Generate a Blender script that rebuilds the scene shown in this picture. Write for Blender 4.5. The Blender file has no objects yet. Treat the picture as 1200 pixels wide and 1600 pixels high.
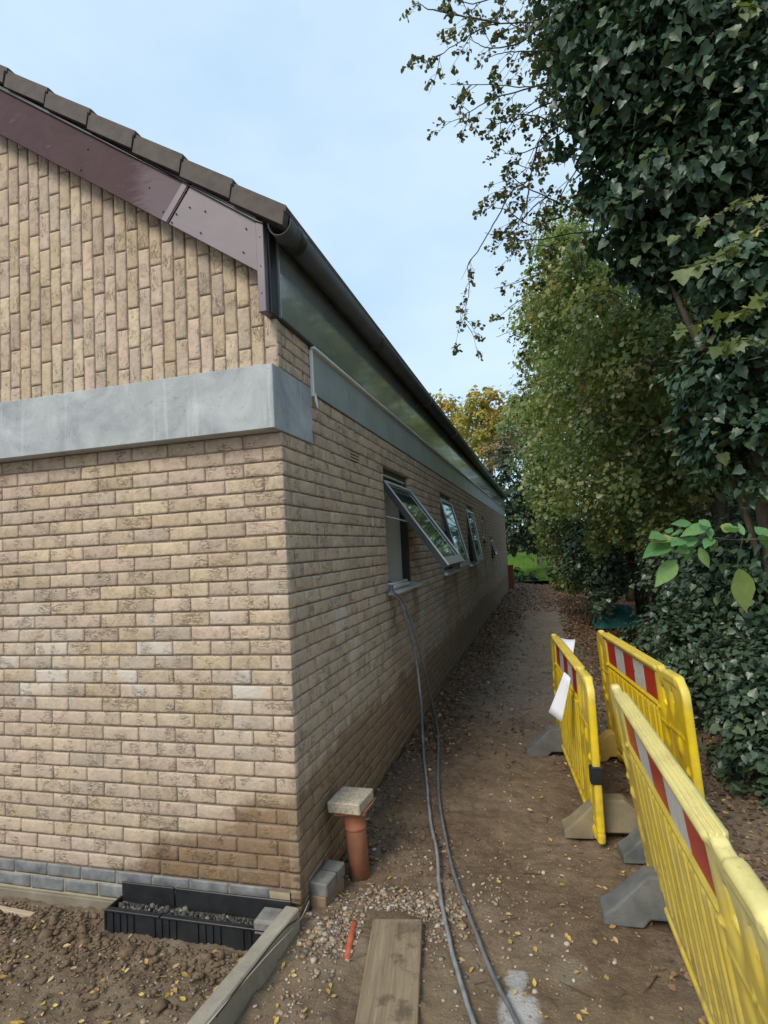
import bpy, math, random
import numpy as np
from mathutils import Vector, Matrix
random.seed(7); RNG = np.random.default_rng(11)
S = bpy.context.scene; COL = S.collection
R = math.radians

# ------------------------------------------------------------------ camera
YAW, PITCH, ROLL = 0.26287, 0.06412, -0.05229
CAM = np.array([1.2366, -2.67217, 1.62465]); FPX = 902.45        # focal length in pixels of a 1200 px wide picture
def cam_axes():
    cy, sy, cp, sp = math.cos(YAW), math.sin(YAW), math.cos(PITCH), math.sin(PITCH)
    f = np.array([-sy*cp, cy*cp, sp]); r = np.array([cy, sy, 0]); u = np.cross(r, f)
    c, s = math.cos(ROLL), math.sin(ROLL)
    return f, c*r+s*u, -s*r+c*u
CF, CR, CU = cam_axes()
def at(px, py, t):                       # world point seen at photo pixel (px,py) at forward depth t metres
    return CAM + t*(CF + (px-600)/FPX*CR + (800-py)/FPX*CU)
def on(px, py, axis, v):                 # world point seen at a pixel on the plane axis = v
    d = CF + (px-600)/FPX*CR + (800-py)/FPX*CU
    return CAM + (v-CAM[axis])/d[axis]*d
def proj(X):
    d = np.asarray(X, float)-CAM; z = d@CF
    return 600+FPX*(d@CR)/z, 800-FPX*(d@CU)/z, z
cd = bpy.data.cameras.new('camera'); cam = bpy.data.objects.new('camera', cd); COL.objects.link(cam)
cd.sensor_fit = 'HORIZONTAL'; cd.sensor_width = 36; cd.lens = 36*FPX/1200; cd.clip_start = 0.05; cd.clip_end = 600
M4 = Matrix.Identity(4)
for i in range(3):
    M4[i][0], M4[i][1], M4[i][2], M4[i][3] = CR[i], CU[i], -CF[i], CAM[i]
cam.matrix_world = M4; S.camera = cam

# ------------------------------------------------------------------ world, sun, exposure
SUN_EL, SUN_AZ = R(42), R(200)           # azimuth measured clockwise from +Y: the sun stands behind the camera, to the left
W = bpy.data.worlds.new('World'); S.world = W; W.use_nodes = True
wn, wl = W.node_tree.nodes, W.node_tree.links
bg = wn['Background']; bg.inputs['Strength'].default_value = 0.108
sky = wn.new('ShaderNodeTexSky'); sky.sky_type = 'NISHITA'; sky.sun_disc = False
sky.sun_elevation = SUN_EL; sky.sun_rotation = SUN_AZ; sky.dust_density = 2.0; sky.air_density = 1.2
tc = wn.new('ShaderNodeTexCoord'); mp = wn.new('ShaderNodeMapping'); mp.inputs['Scale'].default_value = (1.0, 1.0, 2.2)
wl.new(tc.outputs['Generated'], mp.inputs['Vector'])
nz = wn.new('ShaderNodeTexNoise'); nz.inputs['Scale'].default_value = 2.3; nz.inputs['Detail'].default_value = 5; nz.inputs['Roughness'].default_value = .5
wl.new(mp.outputs[0], nz.inputs['Vector'])
cr = wn.new('ShaderNodeValToRGB'); e = cr.color_ramp.elements
e[0].position = .28; e[0].color = (2.6, 3.75, 5.0, 1); e[1].position = .74; e[1].color = (4.0, 4.9, 5.6, 1)
wl.new(nz.outputs['Fac'], cr.inputs['Fac'])
mx = wn.new('ShaderNodeMix'); mx.data_type = 'RGBA'; mx.inputs[0].default_value = .86
wl.new(sky.outputs[0], mx.inputs[6]); wl.new(cr.outputs[0], mx.inputs[7]); wl.new(mx.outputs[2], bg.inputs['Color'])
sd = bpy.data.lights.new('sun', 'SUN'); sd.energy = 1.45; sd.angle = R(22); sd.color = (1, .92, .78)
sun = bpy.data.objects.new('sun', sd); COL.objects.link(sun)
sv = Vector((math.sin(SUN_AZ)*math.cos(SUN_EL), math.cos(SUN_AZ)*math.cos(SUN_EL), math.sin(SUN_EL)))
sun.rotation_euler = sv.to_track_quat('Z', 'Y').to_euler()
S.view_settings.view_transform = 'Standard'; S.view_settings.look = 'None'
S.view_settings.exposure = 0.92; S.view_settings.gamma = 1; S.view_settings.use_curve_mapping = False
S.render.engine = 'CYCLES'; S.cycles.max_bounces = 8; S.cycles.diffuse_bounces = 5; S.cycles.transparent_max_bounces = 8

# ------------------------------------------------------------------ materials
class NT:
    def __init__(s, name):
        s.m = bpy.data.materials.new(name); s.m.use_nodes = True
        s.n = s.m.node_tree.nodes; s.l = s.m.node_tree.links; s.b = s.n['Principled BSDF']; s.out = s.n['Material Output']
        s.geo = None
    def put(s, sock, v):
        if isinstance(v, bpy.types.NodeSocket): s.l.new(v, sock)
        elif v is not None:
            if isinstance(v, (tuple, list)) and len(v) == 3 and sock.type == 'RGBA': v = (*v, 1)
            sock.default_value = v
    def pos(s):
        if not s.geo: s.geo = s.n.new('ShaderNodeNewGeometry')
        return s.geo.outputs['Position']
    def obj(s): return s.n.new('ShaderNodeTexCoord').outputs['Object']
    def attr(s, a, o='Fac'):
        n = s.n.new('ShaderNodeAttribute'); n.attribute_name = a; return n.outputs[o]
    def rand(s): return s.n.new('ShaderNodeObjectInfo').outputs['Random']
    def map(s, v, scale=(1, 1, 1), loc=(0, 0, 0)):
        n = s.n.new('ShaderNodeMapping'); s.put(n.inputs[0], v); s.put(n.inputs['Scale'], scale); s.put(n.inputs['Location'], loc); return n.outputs[0]
    def noise(s, v, scale, detail=4, rough=.55, dist=0, out='Fac'):
        n = s.n.new('ShaderNodeTexNoise'); s.put(n.inputs['Vector'], v); s.put(n.inputs['Scale'], scale)
        s.put(n.inputs['Detail'], detail); s.put(n.inputs['Roughness'], rough); s.put(n.inputs['Distortion'], dist); return n.outputs[out]
    def vor(s, v, scale, out='Distance', feat='F1'):
        n = s.n.new('ShaderNodeTexVoronoi'); n.feature = feat; s.put(n.inputs['Vector'], v); s.put(n.inputs['Scale'], scale); return n.outputs[out]
    def ma(s, op, a, b=0.0, c=0.0, clamp=False):
        n = s.n.new('ShaderNodeMath'); n.operation = op; n.use_clamp = clamp
        s.put(n.inputs[0], a); s.put(n.inputs[1], b); s.put(n.inputs[2], c); return n.outputs[0]
    def sep(s, v):
        n = s.n.new('ShaderNodeSeparateXYZ'); s.put(n.inputs[0], v); return n.outputs
    def vadd(s, a, b):
        n = s.n.new('ShaderNodeVectorMath'); n.operation = 'ADD'; s.put(n.inputs[0], a); s.put(n.inputs[1], b); return n.outputs[0]
    def comb(s, x, y, z):
        n = s.n.new('ShaderNodeCombineXYZ'); s.put(n.inputs[0], x); s.put(n.inputs[1], y); s.put(n.inputs[2], z); return n.outputs[0]
    def ramp(s, f, stops, mode='LINEAR'):
        n = s.n.new('ShaderNodeValToRGB'); n.color_ramp.interpolation = mode; el = n.color_ramp.elements
        while len(el) < len(stops): el.new(.5)
        for q, (p, c) in zip(el, stops):
            q.position = p; q.color = (c, c, c, 1) if isinstance(c, (int, float)) else (*c, 1)
        s.put(n.inputs[0], f); return n.outputs[0]
    def sm(s, f, a, b, lo=0.0, hi=1.0):
        n = s.n.new('ShaderNodeMapRange'); n.interpolation_type = 'SMOOTHSTEP'
        s.put(n.inputs[0], f); s.put(n.inputs[1], a); s.put(n.inputs[2], b); s.put(n.inputs[3], lo); s.put(n.inputs[4], hi); return n.outputs[0]
    def mix(s, f, a, b, mode='MIX'):
        n = s.n.new('ShaderNodeMix'); n.data_type = 'RGBA'; n.blend_type = mode
        s.put(n.inputs[0], f); s.put(n.inputs[6], a); s.put(n.inputs[7], b); return n.outputs[2]
    def bump(s, h, dist=.002, strength=1, prev=None):
        n = s.n.new('ShaderNodeBump'); s.put(n.inputs['Height'], h); n.inputs['Distance'].default_value = dist; n.inputs['Strength'].default_value = strength
        if prev is not None: s.l.new(prev, n.inputs['Normal'])
        return n.outputs[0]
    def done(s, col, rough=.8, nrm=None, **kw):
        s.put(s.b.inputs['Base Color'], col); s.put(s.b.inputs['Roughness'], rough)
        if nrm is not None: s.l.new(nrm, s.b.inputs['Normal'])
        for k, v in kw.items(): s.put(s.b.inputs[k.replace('_', ' ')], v)
        return s.m

def brick_mat():
    t = NT('buff_brick'); P = t.pos(); X = t.sep(P)
    r = t.ma('FRACT', t.ma('ADD', t.rand(), t.attr('rnd')))
    off = t.ma('MULTIPLY', r, 37.0)
    bc = t.vadd(t.attr('bc', 'Vector'), t.comb(off, t.ma('MULTIPLY', off, 3.1), t.ma('MULTIPLY', off, 1.7)))
    base = t.ramp(r, [(0, (.46, .35, .24)), (.2, (.50, .39, .27)), (.4, (.42, .325, .24)), (.55, (.49, .37, .29)), (.72, (.405, .325, .255)), (.86, (.525, .415, .295)), (1, (.48, .36, .275))])
    r2 = t.ma('FRACT', t.ma('MULTIPLY', r, 17.3)); base = t.mix(1, base, t.ramp(r2, [(0, .88), (.5, 1.0), (1, 1.1)]), 'MULTIPLY')
    mott = t.noise(bc, 22, 5, .65); base = t.mix(.75, base, t.ramp(mott, [(.25, (.55, .51, .45)), (.5, (1, 1, 1)), (.75, (1.28, 1.26, 1.2))]), 'MULTIPLY')
    crease = t.noise(t.map(bc, (16, 1, 60)), 1.0, 5, .65, 1.4)
    cl = t.sm(t.ma('ABSOLUTE', t.ma('SUBTRACT', crease, .5)), .0, .03)
    gate = t.sm(t.noise(bc, 11, 2), .5, .64)
    crl = t.ma('SUBTRACT', 1.0, t.ma('MULTIPLY', t.ma('SUBTRACT', 1.0, cl), gate))
    base = t.mix(1, base, t.mix(crl, (.66, .60, .53), (1, 1, 1)), 'MULTIPLY')
    speck = t.sm(t.noise(bc, 130, 2, .6), .66, .74); base = t.mix(t.ma('MULTIPLY', speck, .6), base, (.16, .12, .09))
    # weather: pale bloom, grey run-off streaks, damp foot of the corner
    drip = t.noise(t.map(P, (9, 9, .8)), 1.0, 4, .6)
    grey = t.ma('MULTIPLY', t.sm(drip, .47, .66), t.sm(X[2], 2.2, .3, .1, 1))
    base = t.mix(t.ma('MULTIPLY', grey, .38), base, (.33, .29, .235))
    bloom = t.ma('MULTIPLY', t.sm(t.noise(P, 2.3, 4), .46, .62), t.ma('MULTIPLY', t.sm(X[2], .5, 1.0), t.sm(X[2], 1.55, 1.15)))
    base = t.mix(t.ma('MULTIPLY', bloom, t.sm(r2, .25, .9, .15, .75)), base, (.58, .55, .50))
    pink = t.ma('MULTIPLY', t.sm(X[2], 1.6, .4), t.sm(r2, .2, .8)); base = t.mix(t.ma('MULTIPLY', pink, .35), base, (.47, .37, .29))
    dn = t.noise(P, 3.4, 4, .6)
    edge = t.ma('ADD', t.ma('MULTIPLY', dn, .5), -.08)
    dampF = t.ma('MULTIPLY', t.sm(t.ma('ADD', X[2], t.ma('MULTIPLY', X[0], -.50)), t.ma('ADD', edge, .40), t.ma('ADD', edge, .27)), t.sm(X[0], -.03, -.0, 1, 1))
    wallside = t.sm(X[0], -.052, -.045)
    dampS = t.ma('MULTIPLY', t.ma('MULTIPLY', t.sm(X[2], t.ma('ADD', edge, .42), t.ma('ADD', edge, .06)), t.sm(X[1], 6.0, 1.0, .45, 1.0)), wallside)
    for yc, k in ((2.05, .8), (2.95, .8), (4.8, .75), (5.8, .8), (7.5, .7), (8.5, .75), (10.5, .7), (12.4, .9)):
        dy = t.ma('ABSOLUTE', t.ma('SUBTRACT', t.ma('ADD', X[1], t.ma('MULTIPLY', drip, .3)), yc+.15))
        st = t.ma('MULTIPLY', t.sm(dy, .22, .03), t.ma('MULTIPLY', t.sm(X[2], .45, 1.2), t.sm(X[2], 1.30, 1.26)))
        dampS = t.ma('MAXIMUM', dampS, t.ma('MULTIPLY', t.ma('MULTIPLY', st, k), wallside))
    damp = t.ma('MAXIMUM', dampF, dampS)
    base = t.mix(t.ma('MULTIPLY', damp, .85), base, t.mix(1, base, (.40, .31, .22), 'MULTIPLY'))
    far_foot = t.ma('MULTIPLY', t.sm(X[1], 9, 17), t.sm(X[2], 1.3, .2)); base = t.mix(t.ma('MULTIPLY', far_foot, .3), base, (.24, .21, .15))  # darker brown towards the far, lower end of the side wall
    # side wall toned slightly darker brown, some of its shade put into the colour
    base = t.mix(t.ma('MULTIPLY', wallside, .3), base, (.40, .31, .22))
    h = t.ma('ADD', t.ma('MULTIPLY', t.noise(bc, 55, 5, .6), .7), t.ma('MULTIPLY', crl, .5))
    n = t.bump(h, .009, .85)
    return t.done(base, t.ma('SUBTRACT', .93, t.ma('MULTIPLY', damp, .2)), n, Specular_IOR_Level=.3)

def simple(name, c1, c2, scale=8, rough=.7, bumpd=.001, bscale=None, stretch=(1, 1, 1), **kw):
    t = NT(name); P = t.map(t.pos(), stretch)
    f = t.noise(P, scale, 6, .6); col = t.ramp(f, [(.3, c1), (.7, c2)])
    n = t.bump(t.noise(P, bscale or scale*6, 5, .6), bumpd, .8)
    return t.done(col, rough, n, **kw)

def concrete_mat(name, dark, light, spec=(.5, .52, .53)):
    t = NT(name); P = t.pos(); X = t.sep(P)
    f = t.noise(P, 3.2, 7, .68, .6); col = t.ramp(f, [(.28, dark), (.5, tuple((a+b)/2 for a, b in zip(dark, light))), (.7, light)])
    st = t.noise(t.map(P, (26, 26, 1.6)), 1, 4, .6); col = t.mix(t.ma('MULTIPLY', t.sm(st, .55, .72), .35), col, spec)
    blot = t.sm(t.noise(P, 9, 5, .7, 1.2), .6, .72); col = t.mix(t.ma('MULTIPLY', blot, .35), col, tuple(a*.62 for a in dark))
    pit = t.sm(t.vor(P, 40), .05, .13)
    col = t.mix(pit, tuple(a*.6 for a in dark), col)
    n = t.bump(t.ma('ADD', t.noise(P, 35, 6, .7), t.ma('MULTIPLY', pit, .4)), .0025, .7)
    return t.done(col, .72, n, Specular_IOR_Level=.4)

def leaf_mat(name, stops, rough=.45, trans=.35, spec=.5, coat=0.0):
    t = NT(name); r = t.ma('ADD', t.ma('MULTIPLY', t.rand(), t.ma('LESS_THAN', t.attr('rnd'), 1e-6)), t.attr('rnd'))
    col = t.ramp(r, stops); nz_ = t.noise(t.pos(), 60, 3); col = t.mix(.5, col, t.ramp(nz_, [(.3, .75), (.7, 1.2)]), 'MULTIPLY')
    t.done(col, rough, None, Specular_IOR_Level=spec, Coat_Weight=coat, Coat_Roughness=.3)
    tr = t.n.new('ShaderNodeBsdfTranslucent'); t.l.new(t.mix(1, col, (1.2, 1.25, .6), 'MULTIPLY'), tr.inputs[0])
    ms = t.n.new('ShaderNodeMixShader'); ms.inputs[0].default_value = trans
    t.l.new(t.b.outputs[0], ms.inputs[1]); t.l.new(tr.outputs[0], ms.inputs[2]); t.l.new(ms.outputs[0], t.out.inputs[0]); return t.m

M = {}
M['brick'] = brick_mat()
M['mortar'] = simple('mortar', (.145, .105, .075), (.235, .18, .135), 12, .95, .003, 90)
M['bluebrick'] = simple('blue_brick', (.085, .09, .10), (.26, .26, .255), 9, .6, .002, 60)
M['palemortar'] = simple('plinth_mortar', (.33, .27, .17), (.42, .35, .23), 14, .95, .002, 90)
M['render'] = simple('plinth_concrete', (.15, .125, .09), (.25, .215, .16), 6, .9, .003, 60)
M['beam'] = concrete_mat('grey_concrete', (.21, .225, .235), (.45, .47, .475), (.58, .6, .6))
M['tile'] = simple('roof_tile', (.048, .034, .028), (.095, .072, .060), 14, .75, .0015, 90)
M['black'] = simple('black_plastic', (.010, .011, .013), (.026, .028, .031), 9, .38, .0004, 60)
M['white'] = simple('white_plastic', (.62, .62, .60), (.78, .78, .76), 5, .4, .0003, 60)
M['whitetrim'] = simple('white_trim', (.6, .61, .58), (.76, .77, .74), 3, .4, .0003, 60)
M['alu'] = simple('dark_aluminium', (.028, .033, .036), (.048, .053, .056), 4, .35, .0002, 60)
M['silver'] = simple('silver_edge', (.5, .52, .53), (.62, .64, .65), 6, .32, .0002, 60, Metallic=.5)
M['plaster'] = simple('plasterboard', (.72, .70, .64), (.82, .80, .74), 3, .9, .0005, 40)
M['interior'] = simple('pale_screed', (.66, .65, .60), (.76, .74, .69), 3, .9, .0005, 40)

def glass_mat():
    t = NT('window_glass'); g = t.n.new('ShaderNodeBsdfGlossy'); g.inputs['Roughness'].default_value = .03; g.inputs[0].default_value = (.75, .9, .88, 1)
    tb = t.n.new('ShaderNodeBsdfTransparent'); tb.inputs[0].default_value = (.42, .55, .52, 1)
    d = t.n.new('ShaderNodeBsdfDiffuse'); d.inputs[0].default_value = (.14, .21, .20, 1)
    fr = t.n.new('ShaderNodeFresnel'); fr.inputs[0].default_value = 1.6
    dirt = t.ramp(t.noise(t.map(t.obj(), (1, 1, 1)), 6, 5, .7), [(.35, .12), (.75, .5)])
    m0 = t.n.new('ShaderNodeMixShader'); t.l.new(dirt, m0.inputs[0]); t.l.new(tb.outputs[0], m0.inputs[1]); t.l.new(d.outputs[0], m0.inputs[2])
    m1 = t.n.new('ShaderNodeMixShader'); t.l.new(t.ma('ADD', fr.outputs[0], .08, clamp=True), m1.inputs[0]); t.l.new(m0.outputs[0], m1.inputs[1]); t.l.new(g.outputs[0], m1.inputs[2])
    t.l.new(m1.outputs[0], t.out.inputs[0]); return t.m
M['glass'] = glass_mat()
def panel_mat():
    t = NT('dark_green_fascia'); P = t.pos()
    f = t.noise(P, 2.2, 5, .6); col = t.ramp(f, [(.3, (.12, .14, .128)), (.7, (.20, .22, .20))])
    scr = t.sm(t.noise(t.map(P, (1, 6, 26)), 1, 5, .7), .62, .78); col = t.mix(t.ma('MULTIPLY', scr, .25), col, (.3, .31, .28)); bl = t.sm(t.noise(t.map(P, (1, 2.2, 7)), 1, 6, .7, .8), .56, .70); col = t.mix(t.ma('MULTIPLY', bl, .35), col, (.36, .40, .37))  # pale blotches put mottled reflections into the colour
    return t.done(col, t.ramp(t.noise(P, 5, 4), [(.3, .09), (.7, .2)]), t.bump(t.noise(P, 1.2, 2), .01, .25), Specular_IOR_Level=1.0, Coat_Weight=.6, Coat_Roughness=.07, Coat_IOR=1.7)
M['panel'] = panel_mat()
def band_mat():
    t = NT('grey_green_board'); P = t.pos(); col = t.ramp(t.noise(P, 2.5, 6, .65), [(.3, (.21, .24, .235)), (.7, (.33, .36, .35))])
    st = t.sm(t.noise(t.map(P, (30, 14, 1)), 1, 4), .5, .75); col = t.mix(t.ma('MULTIPLY', st, .3), col, (.28, .31, .31))
    return t.done(col, .42, t.bump(t.noise(P, 30, 4), .0006, .6))
M['band'] = band_mat()
def barge_mat(name, c1, c2, c3):
    t = NT(name); P = t.pos(); f = t.noise(t.map(P, (1, 1, 1)), 3.0, 6, .7, .8); col = t.ramp(f, [(.3, c1), (.6, c2)])
    X = t.sep(P); sc = t.noise(t.map(P, (8, 1, 34)), 1, 5, .7, .5)
    wash = t.sm(t.ma('ADD', X[0], t.ma('MULTIPLY', sc, .34)), -.62, -.46); col = t.mix(t.ma('MULTIPLY', wash, .8), col, c3)
    scuff = t.sm(t.noise(t.map(P, (5, 1, 16)), 1, 6, .75, 1), .6, .72); col = t.mix(t.ma('MULTIPLY', scuff, .32), col, (.26, .23, .24))
    return t.done(col, .6, t.bump(t.noise(P, 60, 4), .0004, .6), Specular_IOR_Level=.18)
M['barge'] = barge_mat('maroon_board', (.040, .018, .021), (.066, .030, .036), (.15, .11, .125))
M['bargeg'] = simple('mauve_grey_board', (.12, .092, .106), (.165, .13, .147), 4, .45, .0003, 60)
M['gutter'] = simple('dark_gutter', (.020, .024, .024), (.042, .048, .046), 5, .42, .0006, 60)
t_ = NT('terracotta_plastic'); P_ = t_.pos(); c_ = t_.ramp(t_.noise(P_, 12, 6, .6), [(.3, (.34, .11, .055)), (.7, (.46, .185, .10))]); c_ = t_.mix(t_.ma('MULTIPLY', t_.sm(t_.noise(P_, 16, 6, .75), .40, .66), t_.sm(t_.sep(P_)[2], .22, -.1, .35, .95)), c_, (.22, .15, .10)); M['clay'] = t_.done(c_, .7, t_.bump(t_.noise(P_, 60, 5, .7), .002, .8))
M['slab'] = simple('exposed_aggregate', (.27, .225, .16), (.60, .53, .41), 70, .85, .006, 110)
M['paver'] = simple('grey_paver', (.13, .125, .115), (.25, .24, .22), 16, .8, .002, 120)
M['kerb'] = concrete_mat('grey_edging', (.21, .19, .15), (.40, .365, .29), (.46, .42, .34))
M['cable'] = simple('grey_cable', (.17, .18, .20), (.30, .31, .33), 18, .38, .0006, 50)
M['cabledark'] = simple('dark_cable', (.10, .105, .115), (.19, .195, .21), 18, .45, .0006, 50)
M['paper'] = simple('paper', (.66, .68, .74), (.74, .76, .82), 2, .6, .0002, 20)
M['tarp'] = simple('teal_netting', (.015, .09, .085), (.035, .17, .15), 9, .5, .003, 40)
M['redpipe'] = simple('red_strip', (.38, .07, .03), (.55, .15, .08), 20, .7, .002, 60)
M['orange'] = simple('orange_post', (.22, .05, .02), (.34, .085, .035), 9, .75, .001, 60)
M['post'] = simple('dark_post', (.01, .01, .01), (.03, .03, .025), 9, .8)
M['string'] = simple('pale_string', (.5, .46, .38), (.66, .62, .53), 9, .8)
def wood_mat(name, c1, c2, ax=1):
    t = NT(name); P = t.obj(); s = [38, 38, 38]; s[ax] = 2.2
    g = t.noise(t.map(P, tuple(s)), 1, 6, .65, 1.3); col = t.ramp(g, [(.3, c1), (.68, c2)])
    mud = t.sm(t.noise(P, 7, 6, .7), .5, .66); col = t.mix(t.ma('MULTIPLY', mud, .75), col, tuple(a*.42 for a in c1))
    spots = t.sm(t.noise(P, 70, 4, .7), .6, .68); col = t.mix(t.ma('MULTIPLY', spots, .4), col, (.14, .10, .07))
    return t.done(col, .85, t.bump(g, .0025, .8))
M['wood'] = wood_mat('muddy_timber', (.17, .12, .075), (.30, .235, .155))
M['lath'] = wood_mat('pale_timber', (.38, .29, .2), (.52, .41, .3), 0)
def bark_mat(name, c1, c2):
    t = NT(name); P = t.pos(); f = t.noise(t.map(P, (9, 9, 2)), 2.2, 6, .7, .6); return t.done(t.ramp(f, [(.32, c1), (.68, c2)]), .9, t.bump(f, .012, .9))
M['bark'] = bark_mat('bark', (.055, .042, .03), (.17, .14, .10))
M['twig'] = bark_mat('twig_bark', (.045, .035, .028), (.10, .08, .06))
def yellow_mat(name, c1, c2, fade):
    t = NT(name); P = t.obj(); X = t.sep(P); col = t.ramp(t.noise(P, 3, 5, .6), [(.3, c1), (.7, c2)])
    f = t.ma('MULTIPLY', t.sm(X[2], .78, .90), fade); col = t.mix(f, col, (.80, .70, .30))
    mud = t.ma('MULTIPLY', t.sm(t.noise(P, 9, 6, .75), .44, .68), t.sm(X[2], .8, .0, .16, .8)); col = t.mix(mud, col, (.30, .20, .09))
    sc = t.sm(t.noise(t.map(P, (9, 14, 60)), 1, 6, .75, 1.5), .60, .70); col = t.mix(t.ma('MULTIPLY', sc, .5), col, (.30, .22, .09)); gr = t.sm(t.noise(P, 3.2, 6, .75), .45, .62); col = t.mix(t.ma('MULTIPLY', gr, .34), col, (.45, .36, .14)); rr = t.sm(t.noise(t.map(P, (26, 26, 1.5)), 1, 4, .7), .6, .72); col = t.mix(t.ma('MULTIPLY', rr, .25), col, (.34, .27, .12))
    ch = t.sm(t.noise(P, 55, 5, .8), .66, .72); col = t.mix(t.ma('MULTIPLY', ch, .6), col, (.16, .12, .06))
    return t.done(col, t.ramp(t.noise(P, 12, 4), [(.3, .32), (.7, .5)]), t.bump(t.noise(P, 40, 4), .0006, .7), Subsurface_Weight=.0)
M['yellow'] = yellow_mat('yellow_plastic', (.70, .48, .010), (.84, .62, .02), .25)
M['yellowf'] = yellow_mat('faded_yellow_plastic', (.66, .48, .05), (.80, .61, .12), .8)
def sheet_mat(name, c1, c2):
    t = NT(name); P = t.obj(); col = t.ramp(t.noise(P, 8, 5, .7), [(.3, c1), (.7, c2)])
    sc = t.sm(t.noise(t.map(P, (20, 1, 12)), 1, 5, .75, 1.5), .54, .66); col = t.mix(t.ma('MULTIPLY', sc, .4), col, (.26, .2, .17))
    return t.done(col, .3, t.bump(t.noise(P, 80, 3), .0003, .5))
M['red'] = sheet_mat('red_reflective', (.42, .012, .016), (.58, .03, .03))
M['whiter'] = sheet_mat('white_reflective', (.58, .60, .62), (.74, .76, .78))
M['foot'] = simple('grey_rubber_foot', (.075, .08, .08), (.165, .165, .16), 7, .85, .003, 90)
M['footb'] = simple('muddy_brown_foot', (.15, .12, .075), (.27, .22, .14), 7, .85, .003, 90)
M['footy'] = simple('muddy_yellow_foot', (.36, .24, .05), (.5, .36, .10), 7, .8, .003, 90)
M['ivy'] = leaf_mat('ivy_leaf', [(0, (.022, .048, .028)), (.35, (.036, .074, .040)), (.7, (.055, .10, .050)), (.9, (.085, .125, .055)), (1, (.13, .15, .05))], .42, .12, .5, .08)
M['hedge'] = leaf_mat('hedge_leaf', [(0, (.10, .165, .07)), (.3, (.18, .26, .10)), (.6, (.28, .32, .12)), (.82, (.34, .33, .11)), (.94, (.44, .36, .12)), (1, (.48, .32, .12))], .38, .45, .6)
M['haw'] = leaf_mat('hawthorn_leaf', [(0, (.055, .085, .036)), (.5, (.10, .125, .05)), (.8, (.17, .15, .055)), (1, (.28, .18, .07))], .45, .3)
M['under'] = leaf_mat('undergrowth_leaf', [(0, (.030, .060, .036)), (.4, (.055, .092, .052)), (.75, (.085, .13, .075)), (1, (.14, .17, .09))], .38, .15, .6)
M['dark'] = leaf_mat('evergreen_leaf', [(0, (.022, .044, .024)), (.5, (.042, .075, .038)), (1, (.09, .12, .05))], .5, .12)
M['autumn'] = leaf_mat('autumn_leaf', [(0, (.16, .18, .05)), (.35, (.30, .29, .07)), (.65, (.48, .37, .09)), (.88, (.56, .33, .08)), (1, (.50, .23, .07))], .6, .35, .3)
M['bright'] = leaf_mat('bright_leaf', [(0, (.10, .22, .07)), (.5, (.15, .28, .09)), (.85, (.20, .30, .08)), (1, (.42, .38, .12))], .4, .3, .5)
def veined(name, stops):
    m = leaf_mat(name, stops, .42, .35, .45); t = NT.__new__(NT); t.m = m; t.n = m.node_tree.nodes; t.l = m.node_tree.links; t.b = t.n['Principled BSDF']; t.geo = None
    X = t.sep(t.attr('lf', 'Vector')); ax = t.ma('ABSOLUTE', X[0]); mid = t.sm(ax, .016, .004)
    vv = t.ma('ABSOLUTE', t.ma('SINE', t.ma('MULTIPLY', t.ma('SUBTRACT', X[1], t.ma('MULTIPLY', ax, .8)), 30.0))); side = t.ma('MULTIPLY', t.sm(vv, .22, .02), .55)
    f = t.ma('MAXIMUM', mid, side); blot = t.sm(t.noise(t.pos(), 38, 4, .7), .63, .72)
    for n_ in ('Principled BSDF', 'Translucent BSDF'):
        sk = t.n[n_].inputs[0]; src = sk.links[0].from_socket; c = t.mix(t.ma('MULTIPLY', f, .5), src, (.30, .40, .18)); c = t.mix(t.ma('MULTIPLY', blot, .7), c, (.24, .15, .05)); t.l.new(c, sk)
    t.l.new(t.bump(t.ma('SUBTRACT', 1.0, f), .002, .6), t.b.inputs['Normal']); return m
M['bright'] = veined('bright_leaf', [(0, (.085, .21, .075)), (.5, (.13, .29, .10)), (.85, (.19, .32, .10)), (1, (.38, .36, .12))])
M['maple'] = leaf_mat('maple_leaf', [(0, (.08, .12, .03)), (.5, (.13, .17, .045)), (.85, (.2, .22, .05)), (1, (.42, .36, .05))], .45, .4)
M['palebush'] = leaf_mat('pale_bush_leaf', [(0, (.12, .115, .07)), (.5, (.2, .175, .115)), (1, (.28, .21, .15))], .6, .25, .3)
M['fallen'] = leaf_mat('fallen_leaf', [(0, (.52, .36, .14)), (.3, (.60, .45, .22)), (.6, (.48, .30, .12)), (.85, (.62, .44, .08)), (1, (.30, .16, .07))], .55, .15)
M['litter'] = leaf_mat('brown_litter', [(0, (.10, .055, .032)), (.35, (.17, .095, .055)), (.7, (.24, .14, .085)), (.92, (.30, .19, .11)), (1, (.45, .30, .15))], .6, .1)
def stone_mat():
    t = NT('gravel'); r = t.ma('FRACT', t.ma('ADD', t.rand(), t.attr('rnd')))
    col = t.ramp(r, [(0, (.20, .16, .12)), (.2, (.33, .28, .21)), (.4, (.25, .15, .09)), (.55, (.12, .11, .105)), (.75, (.36, .25, .15)), (.92, (.46, .42, .36)), (1, (.07, .065, .065))])
    return t.done(col, .6, t.bump(t.noise(t.pos(), 200, 3), .001, .5))
M['stone'] = stone_mat()
t_ = NT('grey_rubble'); M['greystone'] = t_.done(t_.ramp(t_.attr('rnd'), [(0, (.04, .04, .04)), (.5, (.085, .08, .07)), (.8, (.08, .07, .06)), (.93, (.2, .18, .15)), (1, (.34, .27, .18))]), .8, t_.bump(t_.noise(t_.pos(), 160, 3), .002, .8))
M['clod'] = simple('soil_clod', (.10, .064, .036), (.19, .13, .08), 40, .9, .004, 160)
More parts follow.
